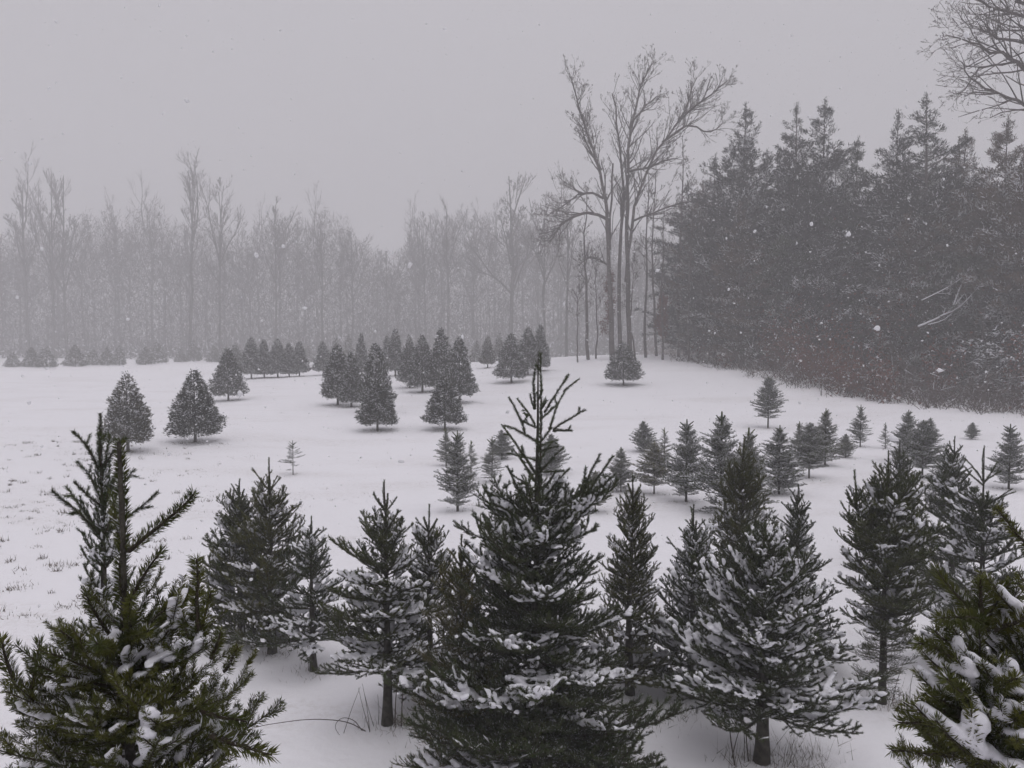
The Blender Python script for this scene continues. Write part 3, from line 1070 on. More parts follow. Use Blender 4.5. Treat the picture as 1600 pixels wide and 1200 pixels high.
CROWN_R = {}
for lib in FS + [FSAP] + CD + CF:
    me = lib[1]
    co = np.empty(len(me.vertices) * 3, np.float32)
    me.vertices.foreach_get('co', co)
    co = co.reshape(-1, 3)
    CROWN_R[me.name] = float(np.percentile(np.hypot(co[:, 0], co[:, 1]), 95 if lib in CD + CF else 91))

GS = 'young spruces across the middle field'
for i, (px, by, ty, w, v, tn, lab) in enumerate([
        (715, 799, 672, 44, 0, 'dark', 'dark spruce on bare trunk, frontmost of the small cluster beside the tallest tree'),
        (697, 728, 668, 32, 2, 'green', 'slim pale spruce at the back left of the cluster beside the tallest tree'),
        (736, 748, 688, 32, 4, 'green', 'thin spruce wedged in the middle of the cluster beside the tallest tree'),
        (769, 753, 682, 42, 2, 'green', 'spruce with thin leader at the right of the cluster beside the tallest tree'),
        (784, 718, 672, 34, 5, 'blue', 'squat round spruce at the back of the cluster beside the tallest tree'),
        (861, 742, 678, 46, 5, 'blue', 'squat spruce seen through the bare leader of the tallest tree'),
        (930, 800, 735, 62, 3, 'brown', 'brownish spruce half behind the right bough of the tallest tree'),
        (1005, 706, 658, 38, 5, 'blue', 'squat spruce at the far left corner of the right plantation'),
        (970, 768, 698, 44, 1, 'green', 'spruce at the near left corner of the right plantation'),
        (1022, 772, 690, 56, 3, 'brown', 'brownish spruce with open twiggy foot in the right plantation'),
        (1038, 728, 668, 32, 4, 'green', 'spindly spruce with open tip behind the brownish one'),
        (1072, 784, 655, 60, 0, 'dark', 'dark spruce with narrow stepped tip in the front row of the plantation'),
        (1126, 802, 643, 68, 1, 'blue', 'tall twin tipped spruce in the front row of the plantation'),
        (1168, 815, 668, 62, 0, 'green', 'tall frosted spruce just behind the olive one of the near row'),
        (1200, 669, 588, 42, 6, 'dark', 'lone broad spruce on a bare trunk standing behind the plantation'),
        (1217, 772, 664, 62, 1, 'blue', 'frosted spruce in front of the lone broad spruce on a bare trunk'),
        (1248, 722, 658, 38, 2, 'green', 'slim spruce at the left of the trio in mid plantation'),
        (1264, 747, 660, 56, 3, 'blue', 'nearest snowy spruce of the trio in mid plantation'),
        (1289, 727, 638, 52, 0, 'green', 'tallest spruce of the trio in mid plantation'),
        (1321, 715, 678, 26, 5, 'green', 'tiny spruce beside the trio in mid plantation'),
        (1344, 698, 632, 38, 2, 'dark', 'spruce with dark spire standing alone behind the tiny one'),
        (1383, 701, 660, 24, 4, 'blue', 'tiny open spruce left of the far right cluster'),
        (1418, 722, 640, 46, 1, 'dark', 'tallest spruce of the far right cluster'),
        (1441, 747, 656, 50, 3, 'blue', 'nearest pale spruce of the far right cluster on a thin stem'),
        (1453, 692, 652, 30, 1, 'blue', 'small spruce at the right rear of the far right cluster'),
        (1519, 686, 660, 28, 5, 'blue', 'tiny squat bush like spruce alone on the snow near the right woods'),
        (1576, 764, 662, 54, 0, 'blue', 'frosted spruce with thin leader by the right edge'),
        (1475, 800, 700, 60, 1, 'blue', 'frosted spruce mostly hidden behind the pale frosted one near the right edge')]):
    place(FS[v], 'spruce_tree', lab, 'spruce tree', px, by, ty, w, TINT[tn], GS)
place(FSAP, 'spruce_sapling', 'sparse little sapling alone on the open snow left of centre', 'sapling', 458, 742, 688, 34, TINT['dark'])

GC = 'clipped conical cedars on the far field'
dk, br = (.95, 1, 1, 1), (1.25, 1.12, .95, 1)
for (px, by, ty, w, v, tn, lab) in [
        (200, 706, 587, 72, 2, br, 'conical cedar with pointed tip behind the leader of the dark lower left spruce'),
        (305, 691, 580, 80, 0, dk, 'broad conical cedar alone on a dark ring of bare ground'),
        (357, 626, 546, 52, 0, dk, 'conical cedar on a thin trunk behind the broad lone one'),
        (528, 633, 540, 50, 1, dk, 'left cedar of a touching pair with thin trunks'),
        (549, 636, 552, 38, 3, dk, 'right shorter cedar of a touching pair with thin trunks'),
        (590, 673, 590, 60, 1, dk, 'cedar standing in front of a taller one left of centre'),
        (588, 645, 537, 52, 1, dk, 'taller cedar partly hidden behind another left of centre'),
        (695, 671, 588, 62, 1, dk, 'frontmost cedar of the large central clump'),
        (718, 630, 528, 50, 1, dk, 'tall cedar at the right side of the large central clump'),
        (690, 612, 515, 46, 3, dk, 'tallest cedar at the back of the large central clump'),
        (660, 613, 525, 48, 0, dk, 'cedar at the left side of the large central clump'),
        (640, 606, 532, 36, 2, dk, 'low cedar at the left end of the large central clump'),
        (799, 598, 522, 50, 0, dk, 'broad cedar on a visible trunk left of the tallest tree top'),
        (825, 586, 512, 40, 1, dk, 'cedar tucked behind the broad one beside the tallest tree top'),
        (844, 580, 508, 30, 3, dk, 'narrow cedar right behind the tip of the tallest tree'),
        (762, 575, 526, 24, 2, br, 'small rounded pale cedar between the central clump and the broad one'),
        (974, 602, 537, 56, 2, dk, 'lone cedar in front of the big bare tree'),
        (393, 592, 528, 34, 1, dk, 'left tall cedar of the dense row on the left field'),
        (413, 590, 532, 30, 3, dk, 'second cedar of the dense row on the left field'),
        (434, 590, 530, 36, 0, dk, 'third cedar of the dense row on the left field'),
        (452, 589, 537, 28, 3, dk, 'low cedar filling the dense row on the left field'),
        (468, 588, 534, 30, 1, dk, 'right end cedar of the dense row on the left field'),
        (368, 580, 538, 24, 2, dk, 'faint cedar just left of the dense row on the left field'),
        (505, 586, 534, 30, 1, dk, 'cedar behind and left of the touching pair'),
        (565, 588, 522, 24, 3, dk, 'slender cedar behind and right of the touching pair'),
        (618, 588, 514, 30, 1, dk, 'slender cedar between the two central clumps'),
        (606, 580, 524, 22, 2, dk, 'faint cedar beside the slender one between the central clumps')]:
    place(CD[v], 'cedar_tree', lab, 'cedar tree', px, by, ty, w, tn, GC)
GF = 'faint snowy conifers at the foot of the far woods'
ORD = 'first second third fourth fifth sixth seventh eighth ninth tenth eleventh twelfth thirteenth fourteenth fifteenth sixteenth seventeenth eighteenth nineteenth twentieth'.split() + ['twenty first', 'twenty second']
for i, (px, by, ty, w) in enumerate(sorted([(50, 574, 543, 30), (73, 575, 541, 32), (118, 573, 539, 36), (145, 571, 545, 26), (168, 571, 541, 24), (187, 571, 538, 20), (228, 570, 541, 26),
                                     (247, 568, 534, 30), (283, 566, 545, 22), (303, 565, 530, 26), (335, 566, 540, 24), (352, 566, 535, 24), (480, 566, 540, 26), (525, 560, 528, 26),
                                     (545, 562, 522, 24), (640, 560, 522, 24), (745, 562, 532, 24), (780, 558, 520, 22), (880, 552, 506, 34), (895, 552, 512, 30), (905, 553, 520, 24), (20, 574, 550, 24)])):
    place(CF[i % 2], 'conifer_tree', 'faint snowy conifer at the foot of the far woods, ' + ORD[i] + ' counted from the left', 'conifer tree', px, by, ty, w, br, GF, Y=62 + 30 * random.random() if 480 < px < 800 else None)


# ------------------------------------------------------------------ bare broadleaf trees
def sprout(segs, p, d, L, r, lvl, maxl, R, up=.25, nch=(3, 6), wob=.16, rmin=.01):
    n = 5 if lvl < maxl else 3
    P = [np.array(p, float)]
    d = np.array(d, float)
    for i in range(n):
        d = nrm(d + R.normal(0, wob, 3) + np.array((0, 0, up * .25)))
        P.append(P[-1] + d * L / n)
    r1 = max(rmin * .7, r * .35)
    for i in range(n):
        a, b = r + (r1 - r) * i / n, r + (r1 - r) * (i + 1) / n
        segs.append((P[i], P[i + 1], a, b))
    if lvl >= maxl:
        return
    twigs(segs, np.array(P), np.linspace(r, r1, n + 1), lvl + 1, maxl, R, up, nch, wob, rmin, L)


def twigs(segs, P, rad, lvl, maxl, R, up, nch, wob, rmin, L, start=.25, first=None):
    n = len(P) - 1
    for c in range(first or R.integers(nch[0], nch[1] + 1)):
        u = start + (1 - start) * R.random() ** .8
        f = min(u * n, n - 1e-3)
        i = int(f)
        p = P[i] + (P[i + 1] - P[i]) * (f - i)
        d = nrm(P[i + 1] - P[i])
        side = nrm(np.cross(d, nrm(R.normal(size=3))))
        an = R.uniform(.45, .95)
        h = nrm(d * math.cos(an) + side * math.sin(an) + np.array((0, 0, up * .5)))
        rr = np.interp(f, range(n + 1), rad)
        sprout(segs, p, h, L * R.uniform(.32, .60) * (1.2 - .75 * u), max(rmin, rr * .55), lvl, maxl, R, up, nch, wob, rmin)


def seg_geo(segs, k=4, thick=.05):
    G = Geo()
    A = np.array([s[0] for s in segs]); B = np.array([s[1] for s in segs])
    r0 = np.array([s[2] for s in segs]); r1 = np.array([s[3] for s in segs])
    big = r0 > thick
    if big.any():
        G.prisms(A[big], B[big], r0[big], r1[big], 7, 0)
    fine = r0 < .022
    mid = ~big & ~fine
    G.prisms(A[mid], B[mid], r0[mid], r1[mid], 3, 0)
    A, B, r0, r1 = A[fine], B[fine], r0[fine], r1[fine]
    n = len(A)
    if n:
        sd_ = nrm(np.cross(nrm(B - A), nrm(rng.normal(size=(n, 3)))))
        V = np.stack([A - sd_ * r0[:, None], A + sd_ * r0[:, None], B + sd_ * r1[:, None], B - sd_ * r1[:, None]], 1).reshape(-1, 3)
        q = (np.arange(n) * 4)[:, None]
        G.add(V, np.stack([q + (0, 1, 2), q + (0, 2, 3)], 1).reshape(-1, 3), 0)
    return G


def px_limb(pts, Y, dY=0.0, n=3):
    P = [pt(a, b, Y + dY * i / max(1, len(pts) - 1)) for i, (a, b) in enumerate(pts)]
    P = np.array(P)
    # smooth resample
    out = []
    for i in range(len(P) - 1):
        p0, p1, p2, p3 = P[max(0, i - 1)], P[i], P[i + 1], P[min(len(P) - 1, i + 2)]
        for s in range(n):
            u = s / n
            out.append(.5 * (2 * p1 + (p2 - p0) * u + (2 * p0 - 5 * p1 + 4 * p2 - p3) * u * u + (3 * p1 - p0 - 3 * p2 + p3) * u ** 3))
    out.append(P[-1])
    return np.array(out)


def limb_tree(name, label, Y, base_px, limbs, seed, lvl, rmin, nch, bark, cat='bare tree', up=.3, mult=2.3):
    R = np.random.default_rng(seed)
    bx = (base_px - 800) / FPX * Y
    base = np.array((bx, Y, tz(bx, Y)))
    root = link(name, None)
    root.location = base
    tag(root, label, cat)
    trunk, crown = Geo(), []
    for (pts, r0, r1, dY, dense, where) in limbs:
        P = px_limb(pts, Y, dY) - base
        P = P + np.concatenate([np.zeros((1, 3)), R.normal(0, .04, (len(P) - 1, 3))])
        if where == 'base':
            P[0] = (P[0][0], P[0][1], -.3)
        rad = np.linspace(r0, r1, len(P))
        (trunk).tube(P, rad, 8, 0)
        LL = float(np.linalg.norm(P[-1] - P[0]))
        twigs(crown, P, rad, 1, lvl, R, up, nch, .11, rmin, min(LL, 5.5) * 1.1, start=.38 if where == 'base' else .15, first=int(dense * mult))
    link('trunk', trunk.mesh('trunk', [bark], True), root)
    link('crown', seg_geo(crown).mesh('crown', [bark]), root)
    return root


OAKY = 55.0
limb_tree('bare_oak_tree', 'big bare many stemmed tree standing at the corner of the evergreen woods', OAKY, 972, [
    ([(958, 552), (954, 470), (950, 380), (946, 310), (932, 250), (915, 200), (900, 150), (893, 118)], .165, .03, -1.6, 18, 'base'),
    ([(970, 552), (967, 450), (970, 360), (975, 300), (966, 220), (958, 148)], .15, .045, 1.4, 14, 'base'),
    ([(984, 552), (980, 440), (979, 350), (982, 260), (990, 180), (1003, 130), (1022, 98)], .175, .03, 0, 18, 'base'),
    ([(978, 440), (986, 370), (998, 300), (1028, 235), (1066, 180), (1088, 122)], .125, .03, -1.5, 20, 'limb'),
    ([(1060, 186), (1095, 158), (1136, 128)], .10, .03, -.6, 12, 'limb'),
    ([(1035, 222), (1075, 196), (1110, 206), (1130, 190)], .09, .025, .8, 10, 'limb'),
    ([(952, 345), (920, 332), (885, 345), (868, 365), (858, 378)], .12, .03, -1.5, 14, 'limb'),
    ([(948, 310), (915, 302), (885, 318), (855, 338)], .10, .03, 1.0, 12, 'limb'),
    ([(940, 265), (920, 230), (905, 190)], .08, .03, 1.0, 8, 'limb'),
    ([(984, 268), (1020, 258), (1060, 246)], .09, .03, -1, 10, 'limb'),
    ([(990, 345), (1040, 325), (1105, 308)], .08, .03, -2, 10, 'limb'),
    ([(988, 190), (1010, 165), (1032, 150)], .09, .03, 1, 9, 'limb'),
    ([(950, 410), (954, 340), (957, 256)], .09, .055, -1.2, 3, 'limb'),
    ([(955, 420), (925, 400), (905, 415)], .08, .03, -1, 8, 'limb')], 9, 4, .009, (3, 5), M_oakbark)

limb_tree('overhanging_bare_tree', 'bare tree reaching its limbs in from the upper right corner', 33.0, 1730, [
    ([(1730, 660), (1722, 450), (1715, 250), (1705, 50), (1690, -150), (1680, -260)], .34, .08, 0, 16, 'base'),
    ([(1718, 190), (1660, 145), (1600, 108), (1565, 86), (1515, 66), (1478, 54)], .13, .014, -.5, 22, 'limb'),
    ([(1718, 230), (1640, 185), (1590, 158), (1552, 143), (1518, 120), (1500, 96)], .10, .014, .6, 16, 'limb'),
    ([(1580, 97), (1540, 105), (1520, 120), (1508, 138), (1495, 152)], .045, .012, .3, 10, 'limb'),
    ([(1555, 144), (1528, 146), (1508, 148)], .04, .012, -.4, 9, 'limb'),
    ([(1712, 130), (1640, 75), (1570, 62), (1545, 52), (1528, 40)], .10, .015, -.6, 18, 'limb'),
    ([(1712, 100), (1650, 60), (1600, 50), (1540, 48)], .09, .015, .8, 14, 'limb'),
    ([(1705, 60), (1640, 35), (1570, 17), (1535, 5), (1520, -8)], .10, .015, -.3, 18, 'limb'),
    ([(1700, 0), (1620, -20), (1560, -50)], .1, .015, .5, 14, 'limb'),
    ([(1700, 30), (1600, 10), (1588, -10), (1570, -40)], .09, .02, -.8, 12, 'limb')], 13, 4, .008, (2, 4), M_oakbark, up=.12, mult=1.25)


def thin_tree(label, Y, px, by, ty, seed, r):
    R = np.random.default_rng(seed)
    x = (px - 800) / FPX * Y
    base = np.array((x, Y, tz(x, Y)))
    H = pt(px, ty, Y)[2] - base[2]
    root = link('slender_bare_tree', None)
    root.location = base
    tag(root, label, 'bare tree')
    n = 12
    tt = np.linspace(0, 1, n)
    P = np.stack([np.cumsum(R.normal(0, .06, n)), np.cumsum(R.normal(0, .06, n)), tt * H - .3 * (tt == 0)], 1)
    rad = r * (1 - .85 * tt)
    G = Geo()
    G.tube(P, rad, 7)
    seg = []
    twigs(seg, P, rad, 1, 4, R, .3, (3, 5), .17, .012, 3.0, start=.4, first=25)
    link('trunk', G.mesh('trunk', [M_oakbark], True), root)
    link('crown', seg_geo(seg).mesh('crown', [M_oakbark]), root)


thin_tree('slender bare tree just left of the big bare one', 56.5, 917, 550, 290, 3, .13)
thin_tree('thin bare sapling between the slender tree and the big bare one', 57.5, 932, 550, 400, 4, .07)
thin_tree('slender bare tree just right of the big bare one', 58.0, 1010, 550, 260, 5, .12)
thin_tree('bare tree mixed into the left end of the evergreen woods', 59.0, 1058, 550, 215, 6, .14)
thin_tree('bare tree behind the big bare one with tall whippy stem', 60.0, 1028, 550, 240, 8, .12)
thin_tree('bare whip at the very corner of the evergreen woods', 54.0, 1078, 556, 280, 10, .09)
thin_tree('low bare tree in front of the low pine', 53.0, 1098, 560, 330, 12, .10)
thin_tree('bare sapling touching the right side of the big bare trunk', 54.0, 992, 552, 380, 14, .07)
thin_tree('short bare sapling in front of the slender left tree', 54.5, 905, 552, 430, 15, .06)
thin_tree('thin bare tree in front of the left end of the evergreen woods', 55.0, 1035, 552, 320, 7, .09)


# ------------------------------------------------------------------ evergreen woods on the right
def pine(seed, H, Rm, clear, nl, tuft, dens, shape):
    R = np.random.default_rng(seed)
    tk, G = Geo(), Geo()
    n = 10
    tt = np.linspace(0, 1, n)
    P = np.stack([np.cumsum(R.normal(0, .05, n)), np.cumsum(R.normal(0, .05, n)), tt * H], 1)
    P[0, 2] = -.4
    tk.tube(P, .012 * H * (1 - .93 * tt), 7)
    C, D, S = [], [], []
    nw = 17
    for k in range(nl):
        while True:
            rel = R.random()
            rel = min(max((math.floor(rel * nw) + .5 + R.normal(0, .24)) / nw, 0), .985)
            z = clear * H + rel * H * (1 - clear) * .985
            L = min(Rm * (.75 + .25 * shape * (1 - rel)), .04 + .43 * (H - z) * shape)
            if R.random() < .42 + .58 * L / Rm:
                break
        L *= R.uniform(.55, 1.1) if R.random() > .12 else R.uniform(1.1, 1.35)
        az = R.uniform(0, 6.28)
        el = .10 + .45 * rel + R.normal(0, .19)
        p0 = np.array([np.interp(z, P[:, 2], P[:, j]) for j in range(3)])
        d = np.array((math.cos(az) * math.cos(el), math.sin(az) * math.cos(el), math.sin(el)))
        p1 = p0 + d * L
        tk.prisms([p0], [p1], .012 + .012 * L, .008, 3)
        m = int(L * dens) + 2
        u = R.uniform(.22, 1.02, m)
        sd_ = np.array((-math.sin(az), math.cos(az), 0))
        off = R.uniform(-1, 1, m) * .33 * L * (1.1 - u)
        c = p0 + d * (u * L)[:, None] + sd_ * off[:, None] + R.normal(0, .08, (m, 3))
        c[:, 2] += .10 * np.abs(off)
        C.append(c)
        S.append(np.full(m, .42 if R.random() < .27 else .05))
        D.append(np.tile(nrm(d + np.array((0, 0, .35))), (m, 1)) + sd_ * (np.sign(off) * .6)[:, None])
    C, D, S = np.concatenate(C), nrm(np.concatenate(D)), np.concatenate(S)
    # the leader itself, tufted up to its tip
    zt = np.linspace(H * .93, H, 14)
    C = np.concatenate([C, np.stack([np.interp(zt, P[:, 2], P[:, 0]), np.interp(zt, P[:, 2], P[:, 1]), zt], 1)])
    D = np.concatenate([D, np.tile((0, 0, 1.0), (14, 1))])
    S = np.concatenate([S, np.full(14, .03)])
    n = len(C)
    ts = tuft * (.62 + .38 * np.clip((H - C[:, 2]) / 4, 0, 1))
    for k in range(9):
        d = nrm(D * .9 + R.normal(0, .42, (n, 3)) + np.array((0, 0, .15)))
        mm_ = np.where(R.random(n) < S * (.6 if k else 1.4), 1, 0)
        G.diamonds(C + R.normal(0, .05, (n, 3)), d, R.uniform(.7, 1.25, n) * ts, ts * R.uniform(.12, .24, n), mm_)
    return (tk.mesh('trunk', [M_oakbark], True), G.mesh('crown', [M_pine], only=0), G.mesh('snow', [M_flecks], only=1), H)


PN = [pine(90, 15, 3.2, .04, 185, .25, 13, 1.0), pine(91, 15, 3.6, .03, 195, .25, 12, 1.1), pine(92, 15, 3.0, .05, 175, .24, 13, .95), pine(93, 15, 3.5, .02, 200, .27, 12, 1.15),
      pine(94, 15, 2.9, .25, 110, .24, 12, 1.0)]


def place_pine(v, label, px, Y, ty, tint, group, name='pine_tree', wid=1.0):
    x = (px - 800) / FPX * Y
    z = tz(x, Y)
    H = pt(px, ty, Y)[2] - z
    tk, cr, sn, H0 = PN[v]
    s = H / H0
    root = link(name, None)
    root.location = (x, Y, z)
    root.rotation_euler = (0, 0, random.uniform(0, 6.28))
    tag(root, label, 'pine tree', group)
    w = s * wid
    for nm, me in (('trunk', tk), ('crown', cr), ('snow', sn)):
        o = link(nm, me, root)
        o.scale = (w, w, s)
        o.color = tint
    return root


dkp, brp, grp = (.75, .78, .8, 1), (1.9, 1.3, 1.1, 1), (1.25, 1.5, 1.1, 1)
GP = 'pines along the edge of the evergreen woods'
for (v, px, Y, ty, tn, w, lab) in [
        (0, 1152, 53, 163, dkp, 1.0, 'pine with a neat pointed top at the left end of the evergreen woods'),
        (2, 1242, 51, 165, dkp, 1.0, 'pine with shaggy top, left one of the joined pair in the woods'),
        (1, 1284, 50, 158, dkp, 1.0, 'pine with ragged top, right one of the joined pair in the woods'),
        (2, 1392, 47, 172, dkp, 1.0, 'pine with bushy top left of the highest pine in the woods'),
        (4, 1437, 45, 152, dkp, 1.15, 'highest pine with open airy top in the woods'),
        (1, 1500, 46, 205, brp, 1.0, 'lower pine right of the highest one in the woods'),
        (3, 1560, 42, 182, brp, 1.0, 'brownish pine below the overhanging bare limbs'),
        (3, 1610, 40, 168, brp, 1.0, 'brownish pine at the right edge of the woods'),
        (2, 1090, 57, 285, brp, 1.0, 'low pine at the left end of the woods beside the big bare tree'),
        (0, 1118, 55, 240, dkp, .9, 'small pine just left of the neat pointed one'),
        (1, 1200, 53, 235, grp, .9, 'small pine between the neat pointed one and the joined pair'),
        (3, 1335, 50, 215, grp, .9, 'pine in the dip between the joined pair and the highest pine')]:
    place_pine(v, lab, px, Y, ty, tn, GP, wid=w)
GB = 'dark pines filling the evergreen woods'
k = 0
for (Y0, pxs, ty0) in [(62, range(1080, 1680, 44), 250), (48, range(1150, 1680, 62), 330)]:
    for px in pxs:
        Y_ = Y0 if Y0 > 50 else 51 - (px - 1150) / 450 * 11
        place_pine(k % 4, 'dark pine merging into the solid mass of the evergreen woods', px + random.uniform(-14, 14), Y_ + random.uniform(-1.5, 1.5), ty0 + random.uniform(-35, 35),
                   random.choice([dkp, brp, grp]), GB, wid=1.15)
        k += 1

# brush, dead leaves and low boughs along the foot of the woods
edge = [at(px, py) for px, py in [(985, 553), (1060, 562), (1140, 577), (1220, 596), (1320, 618), (1420, 632), (1520, 642), (1640, 652), (1760, 662)]]
edge = np.array(edge)
G = Geo()
R = np.random.default_rng(4)


def along(n, lo, hi):
    u = R.random(n) * (len(edge) - 1.001)
    i = u.astype(int)
    p = edge[i] + (edge[i + 1] - edge[i]) * (u - i)[:, None]
    d = edge[i + 1] - edge[i]
    nn = nrm(np.stack([-d[:, 1], d[:, 0]], 1))
    q = p + nn * (R.uniform(lo, hi, n) + .5 * np.sin(u * 9) + .35 * np.sin(u * 23 + 1))[:, None]
    return np.column_stack([q, terrain(q[:, 0], q[:, 1])])


p = along(4200, -.6, 5.0)
p[:, 2] -= .05
d = nrm(R.normal(0, .65, (len(p), 3)) + np.array((0, 0, .9)))
L = R.uniform(.2, 1.0, len(p)) ** 1.8 * R.choice([.8, 1.6, 3.0], len(p))
G.prisms(p, p + d * L[:, None], .013, .005, 3, 0)
# side twigs
for k in range(4):
    f = R.uniform(.3, .95, len(p))
    q_ = p + d * (L * f)[:, None]
    h = nrm(d + R.normal(0, 1.0, d.shape))
    G.slivers(q_, h, L * R.uniform(.2, .5, len(p)), .03, np.where(R.random(len(p)) < .13, 2, 0))
# dead leaves in patches
lv = along(42000, -.5, 3.0)
lv[:, 2] += R.gamma(1.8, .75, len(lv))
pat = np.sin(lv[:, 0] * .8 + 1) + np.sin(lv[:, 0] * 1.9 + lv[:, 2] * .8) + .6 * np.sin(lv[:, 2] * 1.5 + lv[:, 1])
kk = pat > R.uniform(.0, 1.6, len(lv))
G.diamonds(lv[kk], R.normal(size=(kk.sum(), 3)), .15, .09, np.where(R.random(kk.sum()) < .05, 2, 1))
o = link('undergrowth', G.mesh('undergrowth', [M_brush, M_rust, M_flecks]))
tag(o, 'tangled brown brush with rusty dead leaves along the woods edge', 'undergrowth', kind='stuff')
# rusty leaves kept on saplings round the foot of the big bare tree
for (px, Yb, ty, r_, lab) in [(952, 55.5, 430, .8, 'young tree keeping rusty leaves in front of the big bare trunk'),
                              (1035, 55, 470, .9, 'young tree keeping rusty leaves right of the big bare trunk'),
                              (1270, 49, 490, 1.0, 'young tree keeping rusty leaves below the joined pair of pines'),
                              (1330, 47, 520, 1.0, 'young tree keeping rusty leaves at the foot of the dip in the pines')]:
    x = (px - 800) / FPX * Yb
    base = np.array((x, Yb, tz(x, Yb)))
    H = pt(px, ty, Yb)[2] - base[2]
    root = link('beech_sapling', None)
    root.location = base
    tag(root, lab, 'sapling', 'saplings with rusty leaves')
    Gt, Gl = Geo(), Geo()
    tt = np.linspace(0, 1, 8)
    P = np.stack([np.cumsum(R.normal(0, .05, 8)), np.cumsum(R.normal(0, .05, 8)), tt * H], 1)
    P[0, 2] = -.2
    Gt.tube(P, .05 * (1 - .85 * tt), 6)
    seg = []
    twigs(seg, P, .05 * (1 - .85 * tt), 1, 2, R, .25, (3, 5), .15, .009, 1.8, start=.25, first=18)
    e = np.array([s[1] for s in seg])
    lf = np.repeat(e, 7, 0) + R.normal(0, .13, (len(e) * 7, 3))
    Gl.diamonds(lf, R.normal(size=lf.shape) + np.array((0, 0, -.6)), .13, .065, 0)
    link('trunk', Gt.mesh('trunk', [M_oakbark], True), root)
    Gl2 = seg_geo(seg)
    link('crown', Gl2.mesh('crown', [M_oakbark]), root)
    link('leaves', Gl.mesh('leaves', [M_rust]), root)

# snow covered fallen limb and low snowy boughs at the right
root = link('fallen_limb', None)
A = pt(1435, 512, 41.5)
root.location = A
tag(root, 'forked snow covered dead limb hanging in the right woods', 'dead limb')
Gw, Gs = Geo(), Geo()
for pts, r0, dY in [([(1435, 512), (1480, 490), (1510, 455), (1530, 420)], .07, .6), ([(1470, 495), (1500, 480), (1532, 445)], .05, -.4), ([(1490, 478), (1505, 440), (1525, 415)], .045, .3),
                    ([(1440, 470), (1480, 450), (1512, 428)], .03, 0), ([(1450, 508), (1475, 500), (1500, 478)], .03, 0)]:
    P = px_limb(pts, 41.5, dY) - A
    rad = np.linspace(r0, .015, len(P))
    Gw.tube(P, rad, 6)
    P2 = P.copy()
    P2[:, 2] += rad * 1.0
    Gs.tube(P2, rad * .8 + .010, 6)
    sg = []
    twigs(sg, P, rad, 1, 2, R, .25, (2, 4), .12, .012, 1.6, start=.3, first=9)
    for a_, b_, q0, q1 in sg:
        Gw.prisms([a_], [b_], q0, q1, 3)
        if R.random() < .6:
            up_ = np.array((0, 0, q0 * .9))
            Gs.prisms([a_ + up_], [b_ + up_], q0 * .8 + .006, q1 * .8 + .004, 4)
link('limb', Gw.mesh('limb', [M_oakbark], True), root)
link('snow', Gs.mesh('snow', [M_snowload], True), root)

for (px, py, Yb, wpx, hpx, n, lab) in [(1545, 570, 38.5, 130, 70, 5200, 'low snow laden hemlock bough at the right edge of the woods'),
                                       (1355, 478, 46, 110, 40, 2200, 'pale snowy bough hanging in the middle of the right woods'),
                                       (1565, 495, 40, 90, 50, 2600, 'snowy bough above the low hemlock at the right edge')]:
    x0, z0 = (px - 800) / FPX * Yb, tz((px - 800) / FPX * Yb, Yb)
    root = link('hemlock_tree', None)
    root.location = (x0, Yb, z0)
    tag(root, lab, 'hemlock tree')
    zc = pt(px, py, Yb)[2] - z0
    W, Hh = wpx / FPX * Yb, hpx / FPX * Yb
    Gt, Gc = Geo(), Geo()
    Gt.tube([(0.2, .8, -.3), (0, .6, zc), (0, .5, zc + Hh * 1.2)], [.09, .06, .02], 6)
    C = []
    for k in range(15):
        zz = zc + R.uniform(-.5, .6) * Hh
        ex = R.uniform(-.5, .5) * W
        A_, B_ = np.array((0, .6, zz + .2)), np.array((ex, R.uniform(-1.6, 0), zz - .25))
        Gt.prisms([A_], [B_], .025, .008, 3)
        m = n // 15
        u = R.uniform(.1, 1, m)
        c = A_ + (B_ - A_) * u[:, None] + R.normal(0, .16, (m, 3)) * np.array((1, 1, .35))
        c[:, 2] += .35 * np.sin(u * math.pi)
        C.append(c)
    C = np.concatenate(C)
    Gc.diamonds(C, R.normal(size=C.shape) * np.array((1, 1, .35)) + np.array((0, -.3, -.15)), R.uniform(.14, .3, len(C)), .07, np.where(R.random(len(C)) < .36, 1, 0))
    link('trunk', Gt.mesh('trunk', [M_oakbark], True), root)
    link('crown', Gc.mesh('crown', [M_pine], only=0), root)
    link('snow', Gc.mesh('snow', [M_flecks], only=1), root)

# ------------------------------------------------------------------ the far woods, bare trees fading into the snowfall
def bare(seed, H, spread, fork, nch, rmin):
    R = np.random.default_rng(seed)
    n = 9
    tt = np.linspace(0, 1, n)
    top = .9 * H
    P = np.stack([np.cumsum(R.normal(0, .10, n)), np.cumsum(R.normal(0, .10, n)), tt * top], 1)
    P[0, 2] = -.5
    rad = .0095 * H * (1 - .8 * tt)
    G = Geo()
    G.tube(P, rad, 6)
    seg = []
    for k in range(fork):
        z = R.uniform(.35, .75)
        i = z * (n - 1)
        p = np.array([np.interp(i, range(n), P[:, j]) for j in range(3)])
        az = R.uniform(0, 6.28)
        sprout(seg, p, (math.cos(az) * spread, math.sin(az) * spread, 1), H * R.uniform(.25, .42), .0042 * H, 1, 3, R, .5, nch, .13, rmin)
    twigs(seg, P, rad, 1, 3, R, .5, nch, .15, rmin, H * .32, start=.45, first=11)
    return (G.mesh('trunk', [M_farbark], True), seg_geo(seg).mesh('crown', [M_farbark]), H, seg, P, rad)


BT = [bare(200 + i, 24, .30 + .12 * (i % 3), 4 + i % 3, (6, 9), .024) for i in range(6)]


